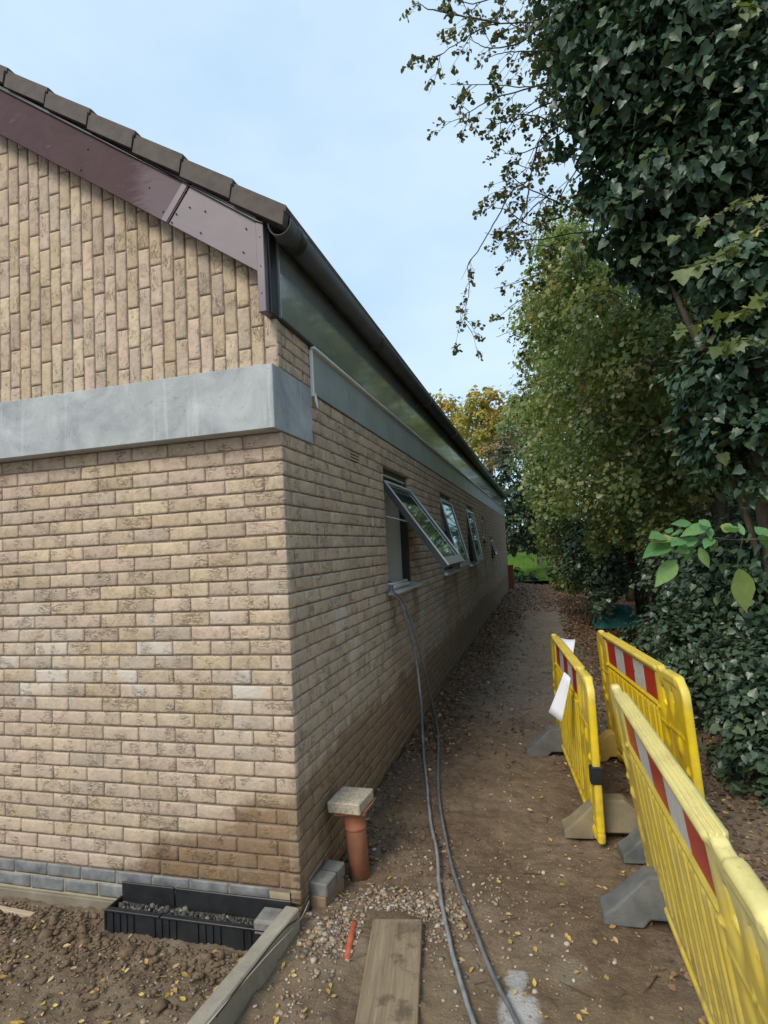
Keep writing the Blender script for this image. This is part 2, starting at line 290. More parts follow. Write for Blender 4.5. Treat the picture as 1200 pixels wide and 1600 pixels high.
def ground_mat():
    t = NT('muddy_ground'); P = t.pos(); X = t.sep(P)
    n1 = t.noise(P, 1.6, 6, .6); n2 = t.noise(P, 14, 7, .7); n3 = t.noise(P, 90, 4, .7)
    col = t.ramp(n1, [(.3, (.14, .094, .062)), (.5, (.195, .138, .092)), (.7, (.26, .192, .135))])
    col = t.mix(1, col, t.ramp(n2, [(.25, (.55, .52, .5)), (.5, (1, 1, 1)), (.75, (1.3, 1.28, 1.22))]), 'MULTIPLY')
    col = t.mix(1, col, t.ramp(n3, [(.3, .72), (.7, 1.25)]), 'MULTIPLY')
    # soil against the building is darker and redder; the far middle of the path is grey and gravelly
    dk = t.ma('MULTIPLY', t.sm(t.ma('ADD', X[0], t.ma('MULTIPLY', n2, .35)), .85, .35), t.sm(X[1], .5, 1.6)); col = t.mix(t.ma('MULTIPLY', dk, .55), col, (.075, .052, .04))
    gm = t.ma('MULTIPLY', t.ma('MULTIPLY', t.sm(X[0], .35, .8), t.sm(X[0], 1.95, 1.5)), t.ma('MULTIPLY', t.sm(X[1], 1.8, 4.5), t.sm(X[1], 16, 12)))
    spk = t.ramp(t.vor(P, 70, 'Color'), [(0, (.17, .135, .11)), (.5, (.31, .26, .22)), (1, (.50, .44, .38))]); col = t.mix(t.ma('MULTIPLY', gm, .6), col, spk)
    far = t.sm(X[1], 13, 18); col = t.mix(t.ma('MULTIPLY', far, .6), col, (.15, .095, .07))
    # sandy front strip with grit and spilled cement
    sand = t.ma('MULTIPLY', t.sm(X[1], .1, -.35), t.sm(n1, .35, .6)); col = t.mix(t.ma('MULTIPLY', sand, .5), col, (.235, .185, .115))
    grit = t.sm(t.vor(P, 120), .16, .07); gc = t.ramp(t.vor(P, 120, 'Color'), [(0, (.2, .15, .1)), (1, (.5, .42, .32))]); col = t.mix(t.ma('MULTIPLY', grit, .42), col, gc)
    def spot(cx, cy, rx, ry):
        dx = t.ma('DIVIDE', t.ma('SUBTRACT', X[0], cx), rx); dy = t.ma('DIVIDE', t.ma('SUBTRACT', X[1], cy), ry)
        return t.ma('ADD', t.ma('MULTIPLY', dx, dx), t.ma('MULTIPLY', dy, dy))
    wob = t.ma('MULTIPLY', t.noise(P, 11, 5, .7), 2.2)
    for (cx, cy, rx, ry, k, c) in ((1.035, -.36, .085, .13, .95, (.55, .56, .57)), (1.02, -.20, .05, .07, .85, (.5, .51, .52)), (1.22, -.13, .11, .11, .5, (.36, .31, .24)), (1.13, .04, .12, .08, .3, (.33, .27, .21))):
        m = t.sm(t.ma('ADD', spot(cx, cy, rx, ry), wob), 2.25, 1.35); col = t.mix(t.ma('MULTIPLY', m, k), col, c)
    h = t.ma('ADD', t.noise(P, 30, 8, .72), t.ma('MULTIPLY', n3, .3))
    wet = t.sm(t.noise(P, 2.4, 5, .6), .42, .6); col = t.mix(t.ma('MULTIPLY', wet, .3), col, t.mix(1, col, (.68, .64, .6), 'MULTIPLY'))
    return t.done(col, t.sm(wet, 0, 1, .9, .5), t.bump(h, .018, .9), Specular_IOR_Level=.35)
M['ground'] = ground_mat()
M['lawn'] = simple('lawn', (.05, .10, .018), (.09, .16, .03), 5, .9, .01, 60)
M['grass'] = leaf_mat('grass_blade', [(0, (.08, .15, .022)), (.5, (.12, .23, .035)), (1, (.2, .29, .06))], .6, .4, .3)

# ------------------------------------------------------------------ mesh helpers
def mesh_obj(name, V, F, mat, parent=None, smooth=False, attrs=None, loc=None):
    me = bpy.data.meshes.new(name); V = np.asarray(V, np.float32).reshape(-1, 3)
    if isinstance(F, np.ndarray):
        k = F.shape[1]; nf = len(F); me.vertices.add(len(V)); me.vertices.foreach_set('co', V.ravel())
        me.loops.add(nf*k); me.loops.foreach_set('vertex_index', F.astype(np.int32).ravel())
        me.polygons.add(nf); me.polygons.foreach_set('loop_start', np.arange(0, nf*k, k, dtype=np.int32)); me.polygons.foreach_set('loop_total', np.full(nf, k, np.int32))
        me.update(calc_edges=True)
    else:
        me.from_pydata([tuple(map(float, v)) for v in V], [], F); me.update()
    if smooth: me.polygons.foreach_set('use_smooth', np.ones(len(me.polygons), bool))
    if attrs:
        for k_, a in attrs.items():
            a = np.asarray(a, np.float32)
            if a.ndim == 1: at_ = me.attributes.new(k_, 'FLOAT', 'POINT'); at_.data.foreach_set('value', a)
            else: at_ = me.attributes.new(k_, 'FLOAT_VECTOR', 'POINT'); at_.data.foreach_set('vector', a.ravel())
    if mat: me.materials.append(mat)
    o = bpy.data.objects.new(name, me); COL.objects.link(o)
    if parent: o.parent = parent
    if loc is not None: o.location = loc
    return o
class MB:                                    # collects primitives into one mesh
    def __init__(s): s.v = []; s.f = []
    def add(s, V, F):
        b = len(s.v); s.v += [tuple(map(float, p)) for p in V]; s.f += [tuple(i+b for i in q) for q in F]
    def box(s, a, b, m=None, bev=0.0):
        (x0, y0, z0), (x1, y1, z1) = a, b
        if bev <= 0:
            V = [(x, y, z) for z in (z0, z1) for y in (y0, y1) for x in (x0, x1)]
            F = [(0, 2, 3, 1), (4, 5, 7, 6), (0, 1, 5, 4), (2, 6, 7, 3), (0, 4, 6, 2), (1, 3, 7, 5)]
        else:
            V = []; F = []; c = (np.array(a)+np.array(b))/2; h = np.abs(np.array(b)-np.array(a))/2; e_ = min(bev, *(h*.95)); idx = {}
            for sx in (-1, 1):
                for sy in (-1, 1):
                    for sz in (-1, 1):
                        sg = np.array((sx, sy, sz))
                        for k in range(3):
                            p = c+sg*(h-e_); p[k] = c[k]+sg[k]*h[k]; idx[(sx, sy, sz, k)] = len(V); V.append(tuple(p))
            I = idx
            def q(*ks, sg=None): F.append(tuple(I[k] for k in ks))
            for s_ in (-1, 1):
                r_ = [(-1, -1), (1, -1), (1, 1), (-1, 1)]; r_ = r_ if s_ > 0 else r_[::-1]
                q(*[(s_, y, z, 0) for y, z in r_]); q(*[(x, s_, z, 1) for z, x in r_]); q(*[(x, y, s_, 2) for x, y in r_])
            for a_ in (-1, 1):
                for b_ in (-1, 1):
                    fl = a_*b_ > 0
                    e1 = [(-1, a_, b_, 1), (1, a_, b_, 1), (1, a_, b_, 2), (-1, a_, b_, 2)]; e2 = [(b_, -1, a_, 2), (b_, 1, a_, 2), (b_, 1, a_, 0), (b_, -1, a_, 0)]; e3 = [(a_, b_, -1, 0), (a_, b_, 1, 0), (a_, b_, 1, 1), (a_, b_, -1, 1)]
                    for ed in (e1, e2, e3): q(*(ed if fl else ed[::-1]))
                    for c_ in (-1, 1):
                        t3 = [(a_, b_, c_, 0), (a_, b_, c_, 1), (a_, b_, c_, 2)]; q(*(t3 if a_*b_*c_ > 0 else t3[::-1]))
        if m is not None: V = [tuple(m @ Vector(p)) for p in V]
        s.add(V, F); return s
    def prism(s, pts, y0, y1):               # outline pts (x,z) extruded along y
        n = len(pts); V = [(x, y0, z) for x, z in pts]+[(x, y1, z) for x, z in pts]
        s.add(V, [tuple(range(n)), tuple(range(2*n-1, n-1, -1))]+[(i, i+n, (i+1) % n+n, (i+1) % n) for i in range(n)]); return s
    def lathe(s, prof, c=(0, 0, 0), n=24):
        V = []; F = []
        for r_, z in prof:
            for k in range(n): a = 2*math.pi*k/n; V.append((c[0]+r_*math.cos(a), c[1]+r_*math.sin(a), c[2]+z))
        for j in range(len(prof)-1):
            for k in range(n): F.append((j*n+k, j*n+(k+1) % n, (j+1)*n+(k+1) % n, (j+1)*n+k))
        s.add(V, F); return s
    def tube(s, pts, rad, n=6):
        P = np.asarray(pts, float); k = len(P); rad = np.full(k, rad, float) if np.isscalar(rad) else np.asarray(rad, float)
        T = np.gradient(P, axis=0); T /= np.linalg.norm(T, axis=1)[:, None]+1e-9
        up = np.array([0, 0, 1.]) if abs(T[0][2]) < .9 else np.array([1., 0, 0]); V = []; F = []
        a = np.cross(T[0], up); a /= np.linalg.norm(a)
        for i in range(k):
            a = a-T[i]*(a@T[i]); a /= np.linalg.norm(a)+1e-9; b = np.cross(T[i], a)
            for j in range(n): th = 2*math.pi*j/n; V.append(P[i]+rad[i]*(math.cos(th)*a+math.sin(th)*b))
        for i in range(k-1):
            for j in range(n): F.append((i*n+j, i*n+(j+1) % n, (i+1)*n+(j+1) % n, (i+1)*n+j))
        F.append(tuple(range(n))[::-1]); F.append(tuple((k-1)*n+j for j in range(n)))
        s.add(V, F); return s
    def build(s, name, mat, parent=None, smooth=False, loc=None):
        return mesh_obj(name, s.v, s.f, mat, parent, smooth, None, loc)
def tag(o, label=None, cat=None, group=None, kind=None):
    if label: o['label'] = label
    if cat: o['category'] = cat
    if group: o['group'] = group
    if kind: o['kind'] = kind
    return o
def empty(name, loc=(0, 0, 0), rz=0.0, label=None, cat=None, group=None):
    o = bpy.data.objects.new(name, None); COL.objects.link(o); o.empty_display_size = .1; o.location = [float(v) for v in loc]; o.rotation_euler = (0, 0, rz)
    return tag(o, label, cat, group)
def boxo(name, a, b, mat, parent=None, bev=0.0): return MB().box(a, b, None, bev).build(name, mat, parent)
_tab = RNG.random((256, 256))
def vnoise(x, y, s=1.0, seed=0):
    x = np.asarray(x)*s+seed*17.3; y = np.asarray(y)*s+seed*9.1; xi = np.floor(x).astype(int); yi = np.floor(y).astype(int); fx = x-xi; fy = y-yi
    fx = fx*fx*(3-2*fx); fy = fy*fy*(3-2*fy); g = lambda a, b: _tab[a & 255, b & 255]
    return (g(xi, yi)*(1-fx)+g(xi+1, yi)*fx)*(1-fy)+(g(xi, yi+1)*(1-fx)+g(xi+1, yi+1)*fx)*fy
def fbm(x, y, s=1.0, o=5, seed=0, g=.5):
    r = 0; a = 1; t_ = 0
    for i in range(o): r = r+a*vnoise(x, y, s*2**i, seed+i); t_ += a; a *= g
    return r/t_
def sstep(x, a, b): t_ = np.clip((x-a)/(b-a), 0, 1); return t_*t_*(3-2*t_)
def smooth_line(P, n=8):                     # Catmull-Rom
    P = np.asarray(P, float); Q = np.vstack([2*P[0]-P[1], P, 2*P[-1]-P[-2]]); out = []
    for i in range(1, len(Q)-2):
        for k in range(n):
            t_ = k/n; out.append(.5*((2*Q[i])+(Q[i+1]-Q[i-1])*t_+(2*Q[i-1]-5*Q[i]+4*Q[i+1]-Q[i+2])*t_**2+(3*Q[i]-Q[i-1]-3*Q[i+1]+Q[i+2])*t_**3))
    out.append(P[-1]); return np.array(out)

# ------------------------------------------------------------------ ground
def H(x, y):
    x = np.asarray(x, float); y = np.asarray(y, float)
    side = sstep(x, -.15, .05)
    zr = -.13+.10*sstep(y, .35, 1.6)*sstep(x, 1.3, .2)+.03*sstep(y, 1, 5)      # the path, rising slightly to the wall
    zl = -.20+.02*sstep(y, -.1, -.5)+.05*sstep(x, -1.9, -.2)*sstep(y, -.3, -.7)
    z = zl*(1-side)+zr*side
    z = z+.10*sstep(x, 2.2, 4.0)*sstep(y, 0, 4)+.12*sstep(y, 20, 34)
    return z
def Hn(x, y):
    near = 1-sstep(y, 5, 15)
    rough = .35+.65*np.maximum(sstep(-x, .1, .5), sstep(x, .95, .5)*sstep(y, 2.5, .5)*.8)
    z = H(x, y)+(fbm(x, y, 1.1, 4, 3)-.5)*.06*(1-.5*sstep(-x, 0, .3))
    z = z-.018*np.exp(-((x-1.02-.05*np.sin(y*1.3))/.07)**2)*sstep(x*0+y, -1, 0)*sstep(fbm(x, y, 1.5, 3, 12), .4, .6)-.014*np.maximum(vnoise(x*1.6, y, 3.3, 13)-.62, 0)/.38
    z = z+((fbm(x, y, 9, 5, 5, .62)-.5)*.055+np.maximum(vnoise(x, y, 26, 8)-.62, 0)*.05)*rough*near
    return z
xs = np.concatenate([[-60, -30, -15, -8], np.arange(-4, -2.2, .12), np.arange(-2.2, 2.6, .016), np.arange(2.6, 5, .1), [6, 8, 12, 20, 35, 60]])
ys = np.concatenate([[-30, -12, -6, -4, -3], np.arange(-2.4, -1.0, .08), np.arange(-1.0, 2.6, .016), np.arange(2.6, 5, .03), np.arange(5, 12, .08), np.arange(12, 36, .4), [40, 50, 70, 120]])
GX, GY = np.meshgrid(xs, ys); nx, ny = len(xs), len(ys)
GZ = Hn(GX, GY); GZ = np.where((GX < -.32) & (GY > .05), -.6, GZ)
V = np.stack([GX, GY, GZ], -1).reshape(-1, 3); ii = np.arange(nx*ny).reshape(ny, nx)
F = np.stack([ii[:-1, :-1], ii[:-1, 1:], ii[1:, 1:], ii[1:, :-1]], -1).reshape(-1, 4)
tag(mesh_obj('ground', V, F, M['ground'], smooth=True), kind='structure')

# ------------------------------------------------------------------ building
bld = empty('brick_building', (0, 0, 0), 0, 'long buff brick building with brown tiled roof and open windows along its side', 'building')
LEN, WID, ZB, ZT = 18.75, 8.0, 2.57, 2.835
WIN = [(1.96, 3.0, 1.28, 2.335), (4.76, 5.78, 1.28, 2.335), (7.48, 8.52, 1.28, 2.335), (10.2, 10.72, 1.70, 2.2), (12.15, 12.7, 1.29, 1.76)]
MO = -.006                                   # mortar plane behind the brick faces
# walls as mortar-faced cores (side wall pierced by the window openings)
fw = MB().box((-WID, -MO, -.02), (MO, .10, ZB)); 
front_wall = fw.build('front_wall', M['mortar'], bld)
front_wall['label'] = 'front wall of buff bricks laid flat'
sw = MB(); e_ = .004; yy = .102; MS = -.013
for (a, b, z0, z1) in WIN:
    sw.box((-.30, yy, -.3), (MS, a-e_, ZT)); sw.box((-.30, a-e_, -.3), (MS, b+e_, z0-e_)); sw.box((-.30, a-e_, z1+e_), (MS, b+e_, ZT)); yy = b+e_
sw.box((-.30, yy, -.3), (MS, LEN, ZT))
side_wall = sw.build('side_wall', M['mortar'], bld); side_wall['label'] = 'long side wall of buff bricks pierced by windows'
def barge_z(x): return 3.05-.695*x           # underside of the roof edge along the gable
gw = MB(); gw.prism([(MO, ZB), (MO, 3.12), (-4, 3.15+.695*4-.03), (-WID, 3.12), (-WID, ZB)], -MO, .10)
gable_wall = gw.build('gable_wall', M['mortar'], bld); gable_wall['label'] = 'gable wall of buff bricks set on end'
boxo('back_wall', (-WID, LEN, -.3), (0, LEN+.1, ZB), M['mortar'], bld)
boxo('far_side_wall', (-WID-.01, .1, -.3), (-WID+.2, LEN, .9), M['mortar'], bld)  # unseen low wall, the side opened above it to let daylight in
for k in range(5): boxo('far_side_pier', (-WID-.01, .1+k*4.6, .9), (-WID+.2, min(.3+k*4.6, LEN), 2.45), M['mortar'], bld)
boxo('bounce_lining', (-WID+.2, .1005, .03), (-.3205, .115, 2.44), M['plaster'], bld)  # unseen plaster face added to bounce daylight onto the window reveals
boxo('inner_floor', (-WID+.2, .1, -.1), (-.3, LEN, .02), M['interior'], bld)
boxo('inner_ceiling', (-WID+.2, .1, 2.45), (-.3, LEN, 2.5), M['interior'], bld)
# brick unit: pillowed face, 215 x 65, in local x (length), z (height), face at local -y
def brick_unit(seed):
    rg = np.random.default_rng(seed); L, Hh = .2155, .0655; ux = np.array([0, .012, L*.36, L*.66, L-.012, L])-L/2; uz = np.array([0, .010, Hh-.010, Hh])-Hh/2
    V = []; ax, az = len(ux), len(uz)
    for j in range(az):
        for i in range(ax):
            ed = (i in (0, ax-1)) or (j in (0, az-1)); cn = (i in (0, ax-1)) and (j in (0, az-1))
            V.append((ux[i]+(rg.normal(0, .0008)), (.0016 if ed else 0)+(.0016 if cn else 0)+rg.normal(0, .0011), uz[j]+rg.normal(0, .0009)))
    F = [(j*ax+i, j*ax+i+1, (j+1)*ax+i+1, (j+1)*ax+i) for j in range(az-1) for i in range(ax-1)]
    ring = [i for i in range(ax)]+[j*ax+ax-1 for j in range(1, az)]+[(az-1)*ax+i for i in range(ax-2, -1, -1)]+[j*ax for j in range(az-2, 0, -1)]
    b = len(V)
    for i in ring: V.append((V[i][0], .05, V[i][2]))
    n = len(ring); F += [(ring[(k+1) % n], ring[k], b+k, b+(k+1) % n) for k in range(n)]
    return np.array(V), F
UNITS = [brick_unit(s) for s in range(8)]
def unit_mesh(name, k, mat):
    V, F = UNITS[k]; me = bpy.data.meshes.new(name); me.from_pydata([tuple(v) for v in V.tolist()], [], F); me.update()
    a = me.attributes.new('bc', 'FLOAT_VECTOR', 'POINT'); a.data.foreach_set('vector', V.astype(np.float32).ravel())
    me.polygons.foreach_set('use_smooth', np.ones(len(me.polygons), bool)); me.materials.append(mat); return me
UM = [unit_mesh('brick', k, M['brick']) for k in range(8)]
UMB = [unit_mesh('plinth_brick', k, M['bluebrick']) for k in range(4)]
def lay(slots, name, parent, meshes, mat, most, stuff_name):
    """slots: (centre, length axis, height axis, inward axis, length, height). The ones largest in view become objects."""
    def size(s_):
        c, a, h = np.array(s_[0]), np.array(s_[1]), np.array(s_[2]); x, y, z = proj(c)
        if z < .3 or not (-60 < x < 1260 and -60 < y < 1660): return 0
        p, q, u, v = proj(c-a*s_[4]/2), proj(c+a*s_[4]/2), proj(c-h*s_[5]/2), proj(c+h*s_[5]/2)
        return math.hypot(p[0]-q[0], p[1]-q[1])*math.hypot(u[0]-v[0], u[1]-v[1])
    order = sorted(range(len(slots)), key=lambda i: -size(slots[i])); rest = []
    for n_, i in enumerate(order):
        c, a, h, inn, L, Hh = slots[i]; sx, sz = L/.2155, Hh/.0655; jit = random.uniform(-.0012, .0014)
        if n_ < most and size(slots[i]) > 60:
            o = bpy.data.objects.new(name, meshes[n_ % len(meshes)]); COL.objects.link(o); o.parent = parent
            m = Matrix.Identity(4)
            for k in range(3): m[k][0] = a[k]*sx; m[k][1] = inn[k]; m[k][2] = h[k]*sz; m[k][3] = c[k]+inn[k]*jit
            o.matrix_local = m
        else: rest.append((slots[i], jit))
    if rest:
        VV, FF, RR, BB = [], [], [], []; b = 0
        for (c, a, h, inn, L, Hh), jit in rest:
            V, F = UNITS[random.randrange(8)]; A = np.array([np.array(a)*L/.2155, inn, np.array(h)*Hh/.0655]); P = V@A+np.array(c)+np.array(inn)*jit
            VV.append(P); FF.append(np.array(F)+b); b += len(V); RR.append(np.full(len(V), random.random())); BB.append(V)
        o = mesh_obj(stuff_name, np.vstack(VV), np.vstack(FF), mat, parent, True, {'rnd': np.concatenate(RR), 'bc': np.vstack(BB)}); o['kind'] = 'stuff'
X_, Y_, Z_ = (1, 0, 0), (0, 1, 0), (0, 0, 1)
jt = .0075
fs, ss = [], []
for k in range(30):                          # courses below the concrete beam
    z = (k+.5)*.075; Hh = .075-jt
    if z+.03 > 2.252: Hh = .04; z = 2.25-.02
    x = 0.0; first = True
    while x > -3.6:
        L = .1035 if (first and k % 2 == 0) else .2175
        x1 = x-L; fs.append(((x-L/2, 0, z+random.uniform(-.001, .001)), X_, Z_, Y_, L, Hh)); x = x1-jt; first = False
def side_rows(z0, k0, n, ymax, Hh=.075-jt, step=.075):
    for k in range(n):
        z = z0+(k+.5)*step; y = .055; kk = k0+k       # the front wall's bricks return .05 into the side wall
        ss.append(((0, .0255, z), Y_, Z_, (-1, 0, 0), .049, Hh))
        y = .1025+jt if (kk % 2) else .215+jt
        ss.append(((0, (.055+y-jt)/2, z), Y_, Z_, (-1, 0, 0), y-jt-.0552, Hh))
        while y < ymax-.02:
            L = min(.2175, ymax-y); segs = [(y, y+L)]
            for (a, b, w0, w1) in WIN:
                if w0-.02 < z < w1+.015:
                    ns = []
                    for (p, q) in segs:
                        if q <= a or p >= b: ns.append((p, q)); continue
                        if p < a-.012: ns.append((p, a))
                        if q > b+.012: ns.append((b, q))
                    segs = ns
            for (p, q) in segs: ss.append(((0, (p+q)/2, z+random.uniform(-.001, .001)), Y_, Z_, (-1, 0, 0), q-p, Hh))
            y += L+jt
side_rows(-.225, 1, 33, LEN)                # up to z 2.25
side_rows(2.25, 0, 4, LEN)                  # 2.25 - 2.55 behind the beam end and up to the band
ss = [s_ for s_ in ss if not (s_[0][2] > 2.25 and s_[0][1] < .40 and s_[0][2] < 2.57)]
for k in range(4):                          # small pier above the beam end, beside the band
    z = 2.585+k*.064+.03
    for (p, q) in (((.0, .05), (.055, .20), (.21, .43)) if k % 2 else ((.0, .05), (.055, .10), (.11, .32), (.33, .43))):
        ss.append(((0, (p+q)/2, z), Y_, Z_, (-1, 0, 0), q-p-.004, .056))
vent_y = 1.19
ss = [s_ for s_ in ss if not (abs(s_[0][1]-vent_y) < .11 and abs(s_[0][2]-2.2875) < .03)]
allb = [(s_, 'f') for s_ in fs]+[(s_, 's') for s_ in ss]
lay(fs, 'brick', front_wall, UM, M['brick'], 262, 'outlying_brickwork')
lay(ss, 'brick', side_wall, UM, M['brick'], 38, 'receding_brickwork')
us = []
for c in range(48):                          # gable: bricks on end
    x = -.0375-c*.075; z = 2.58+(.0 if c % 2 else -.11)+random.uniform(-.012, .012)
    if c == 0: x = -.036
    while z < barge_z(x)+.10:
        L = .2175; z0 = max(z, 2.572); z1 = min(z+L, barge_z(x)+.13)
        if z1-z0 > .02: us.append(((x+random.uniform(-.0015, .0015), 0, (z0+z1)/2), Z_, (-1, 0, 0), Y_, z1-z0, .0672+random.uniform(-.002, .001)))
        z += L+jt
lay(us, 'upright_brick', gable_wall, UM, M['brick'], 290, 'outlying_upright_brickwork')
# plinth
boxo('plinth_course', (-WID, .008, -.16), (-.06, .1, -.02), M['palemortar'], bld)
pl = bld.children[-1] if False else [o for o in bld.children if o.name.startswith('plinth_course')][0]
ps = []
for k in range(2):
    x = -.06 if k else -.17
    while x > -3.4: ps.append(((x-.1078, 0.002, -.0375-.075*k), X_, Z_, Y_, .2145, .064)); x -= .2155+jt+.001
lay(ps, 'plinth_brick', pl, UMB, M['bluebrick'], 26, 'outlying_plinth_bricks')
boxo('plinth_footing', (-WID, -.012, -.6), (-.004, .1, -.158), M['render'], bld, .004)
# concrete beam, returning round the corner
bm = MB(); bm.box((-WID, -.095, 2.25), (.006, .006, 2.575), None, .003); bm.build('concrete_beam', M['beam'], bld)
bm = MB(); bm.box((-.05, -.0945, 2.2495), (.009, .405, 2.5755), None, .003); bm.build('concrete_beam_return', M['beam'], bld)
# roof
rs = MB()
sl = math.tan(R(35))
rs.prism([(.10, 3.30), (-4.0, 3.30+4.1*.7), (-8.1, 3.30), (-8.1, 3.22), (-4.0, 3.22+4.1*.7-.02), (.10, 3.24)], -.085, LEN+.15); roof = rs.build('roof', M['tile'], bld)
cs = MB()
for k in range(14):                          # tile courses, each lapping the one below
    xa, xb = .13-k*.285, .13-(k+1)*.285; za, zb = 3.345-.70*(xa-.1), 3.345-.70*(xb-.1)
    cs.prism([(xa, za-.01), (xa, za+.022), (xb-.03, zb+.020), (xb-.03, zb-.01)], -.12, LEN+.16)
o = cs.build('roof_tile_courses', M['tile'], roof); o['kind'] = 'stuff'
for k in range(13):                          # cloaked verge tiles, one per course
    xa, xb = .118-k*.2855, .118-(k+1)*.2855
    f0 = lambda x: 3.306-.703*x; f1 = lambda x: 3.306-.703*x+.088
    t = MB(); t.prism([(xa, f0(xa)+.010), (xa+.012, f1(xa)-.004), (xb+.022, f1(xb)-.028), (xb+.005, f0(xb)-.012)], -.145+random.uniform(-.003, .003), -.09)
    t.prism([(xa+.014, f1(xa)-.006), (xa+.020, f1(xa)+.016), (xb+.03, f1(xb)-.006), (xb+.022, f1(xb)-.026)], -.135, -.085)
    t.build('verge_tile', M['tile'], roof)
MB().prism([(-.04, 3.303), (.0, 3.303-.02), (-4, 3.28+2.8), (-4, 3.34+2.8)], -.118, -.07).build('undercloak_shadow_strip', M['gutter'], roof)  # dark strip drawn as the shadow line between verge tiles and bargeboard
# bargeboards: two boards meeting at a square joint
zt = lambda x: 3.300-.703*x; zl_ = lambda x: 3.020-.692*x
MB().prism([(-.404, zt(-.404)), (-.045, zt(-.045)), (-.045, zl_(-.045)), (-.547, zl_(-.547))], -.102, -.078).build('bargeboard', M['bargeg'], bld)
MB().prism([(-4.0, zt(-4)), (-.412, zt(-.412)), (-.555, zl_(-.555)), (-4.0, zl_(-4))], -.104, -.08).build('bargeboard', M['barge'], bld)
MB().prism([(-.445, zt(-.445)-.0), (-.418, zt(-.418)), (-.561, zl_(-.561)), (-.590, zl_(-.59))], -.108, -.1045).build('joint_strip', M['bargeg'], bld)
boxo('bargeboard_end', (-.046, -.108, 2.835), (-.004, -.07, 3.30), M['bargeg'], bld, .003)
boxo('eaves_box_end', (-.042, -.0695, 2.838), (.008, .012, 3.27), M['black'], bld, .003)
sc_ = MB()
for (x, z) in ((-.44, 3.55), (-.44+.02, 3.46), (-.50, 3.44), (-.53, 3.40), (-.58, 3.47), (-.66, 3.62), (-.33, 3.42), (-.36, 3.31), (-.10, 3.28), (-.12, 3.16), (-.025, 3.22), (-.025, 3.07), (-.025, 2.93), (-1.05, 3.93), (-1.1, 3.82)):
    sc_.box((x-.003, -.1105, z-.003), (x+.003, -.1, z+.003))
o = sc_.build('screw_heads', M['black'], bld); o['kind'] = 'stuff'
# eaves: glossy dark fascia, white trim, grey-green board, gutter
boxo('eaves_fascia', (-.03, .012, 2.842), (.022, LEN+.02, 3.30), M['panel'], bld, .002)
boxo('drip_edge', (-.0, .012, 2.832), (.026, LEN+.02, 2.8415), M['gutter'], bld)
boxo('white_trim', (.004, .43, 2.815), (.034, LEN, 2.8315), M['whitetrim'], bld, .002)
boxo('side_band', (MS-.01, .452, 2.556), (.008, LEN, 2.8145), M['band'], bld, .002)
boxo('white_end_trim', (-.004, .432, 2.535), (.014, .4515, 2.8145), M['white'], bld, .002)
boxo('white_corner_trim', (-.004, LEN+.0005, 2.535), (.014, LEN+.03, 2.8145), M['white'], bld, .002)
tp = MB(); tp.add([(.016, .435, 2.555), (.018, .462, 2.56), (.026, .47, 2.49), (.03, .452, 2.462), (.022, .437, 2.50)], [(0, 1, 2, 3, 4)]); tp.build('loose_white_tape', M['white'], bld)
gm = MB(); NS = 14
def gut(y0, y1, r_, cx, cz, th=.003, lip=.012):
    pr = []
    for k in range(NS+1):
        a = math.pi+math.pi*k/NS; pr.append((cx+r_*math.cos(a), cz+r_*1.05*math.sin(a)))
    pr = [(cx-r_, cz+lip)]+pr+[(cx+r_, cz+lip)]
    inn = [(cx+(x-cx)*(1-th/r_*1.4), cz+(z-cz)*(1-th/r_)+(.001 if z < cz else 0)) for x, z in pr]
    n = len(pr); V = [(x, y0, z) for x, z in pr]+[(x, y1, z) for x, z in pr]+[(x, y0, z) for x, z in inn]+[(x, y1, z) for x, z in inn]
    F = [(i, i+1, n+i+1, n+i) for i in range(n-1)]+[(2*n+i+1, 2*n+i, 3*n+i, 3*n+i+1) for i in range(n-1)]
    F += [(2*n+i, 2*n+i+1, i+1, i) for i in range(n-1)]+[(3*n+i+1, 3*n+i, n+i, n+i+1) for i in range(n-1)]+[(0, n, 3*n, 2*n), (n-1, 3*n-1, 4*n-1, 2*n-1)]
    return V, F
GC = (.092, 3.262)
gm.add(*gut(-.125, LEN+.1, .062, *GC)); gutter = gm.build('gutter', M['gutter'], bld, True)
for y in [0.02]+[2.0*k+1.6 for k in range(9)]:
    g2 = MB(); g2.add(*gut(y-.06, y+.06, .0665, GC[0], GC[1], .004, .014)); g2.build('gutter_union', M['gutter'], gutter, True)
# air brick
vb = MB(); 
for k in range(3): vb.box((-.02, vent_y-.105, 2.2585+k*.022), (.002, vent_y+.105, 2.2705+k*.022))
vb.build('air_vent', M['brick'], side_wall)
boxo('vent_recess', (-.03, vent_y-.105, 2.256), (-.012, vent_y+.105, 2.32), M['black'], side_wall)

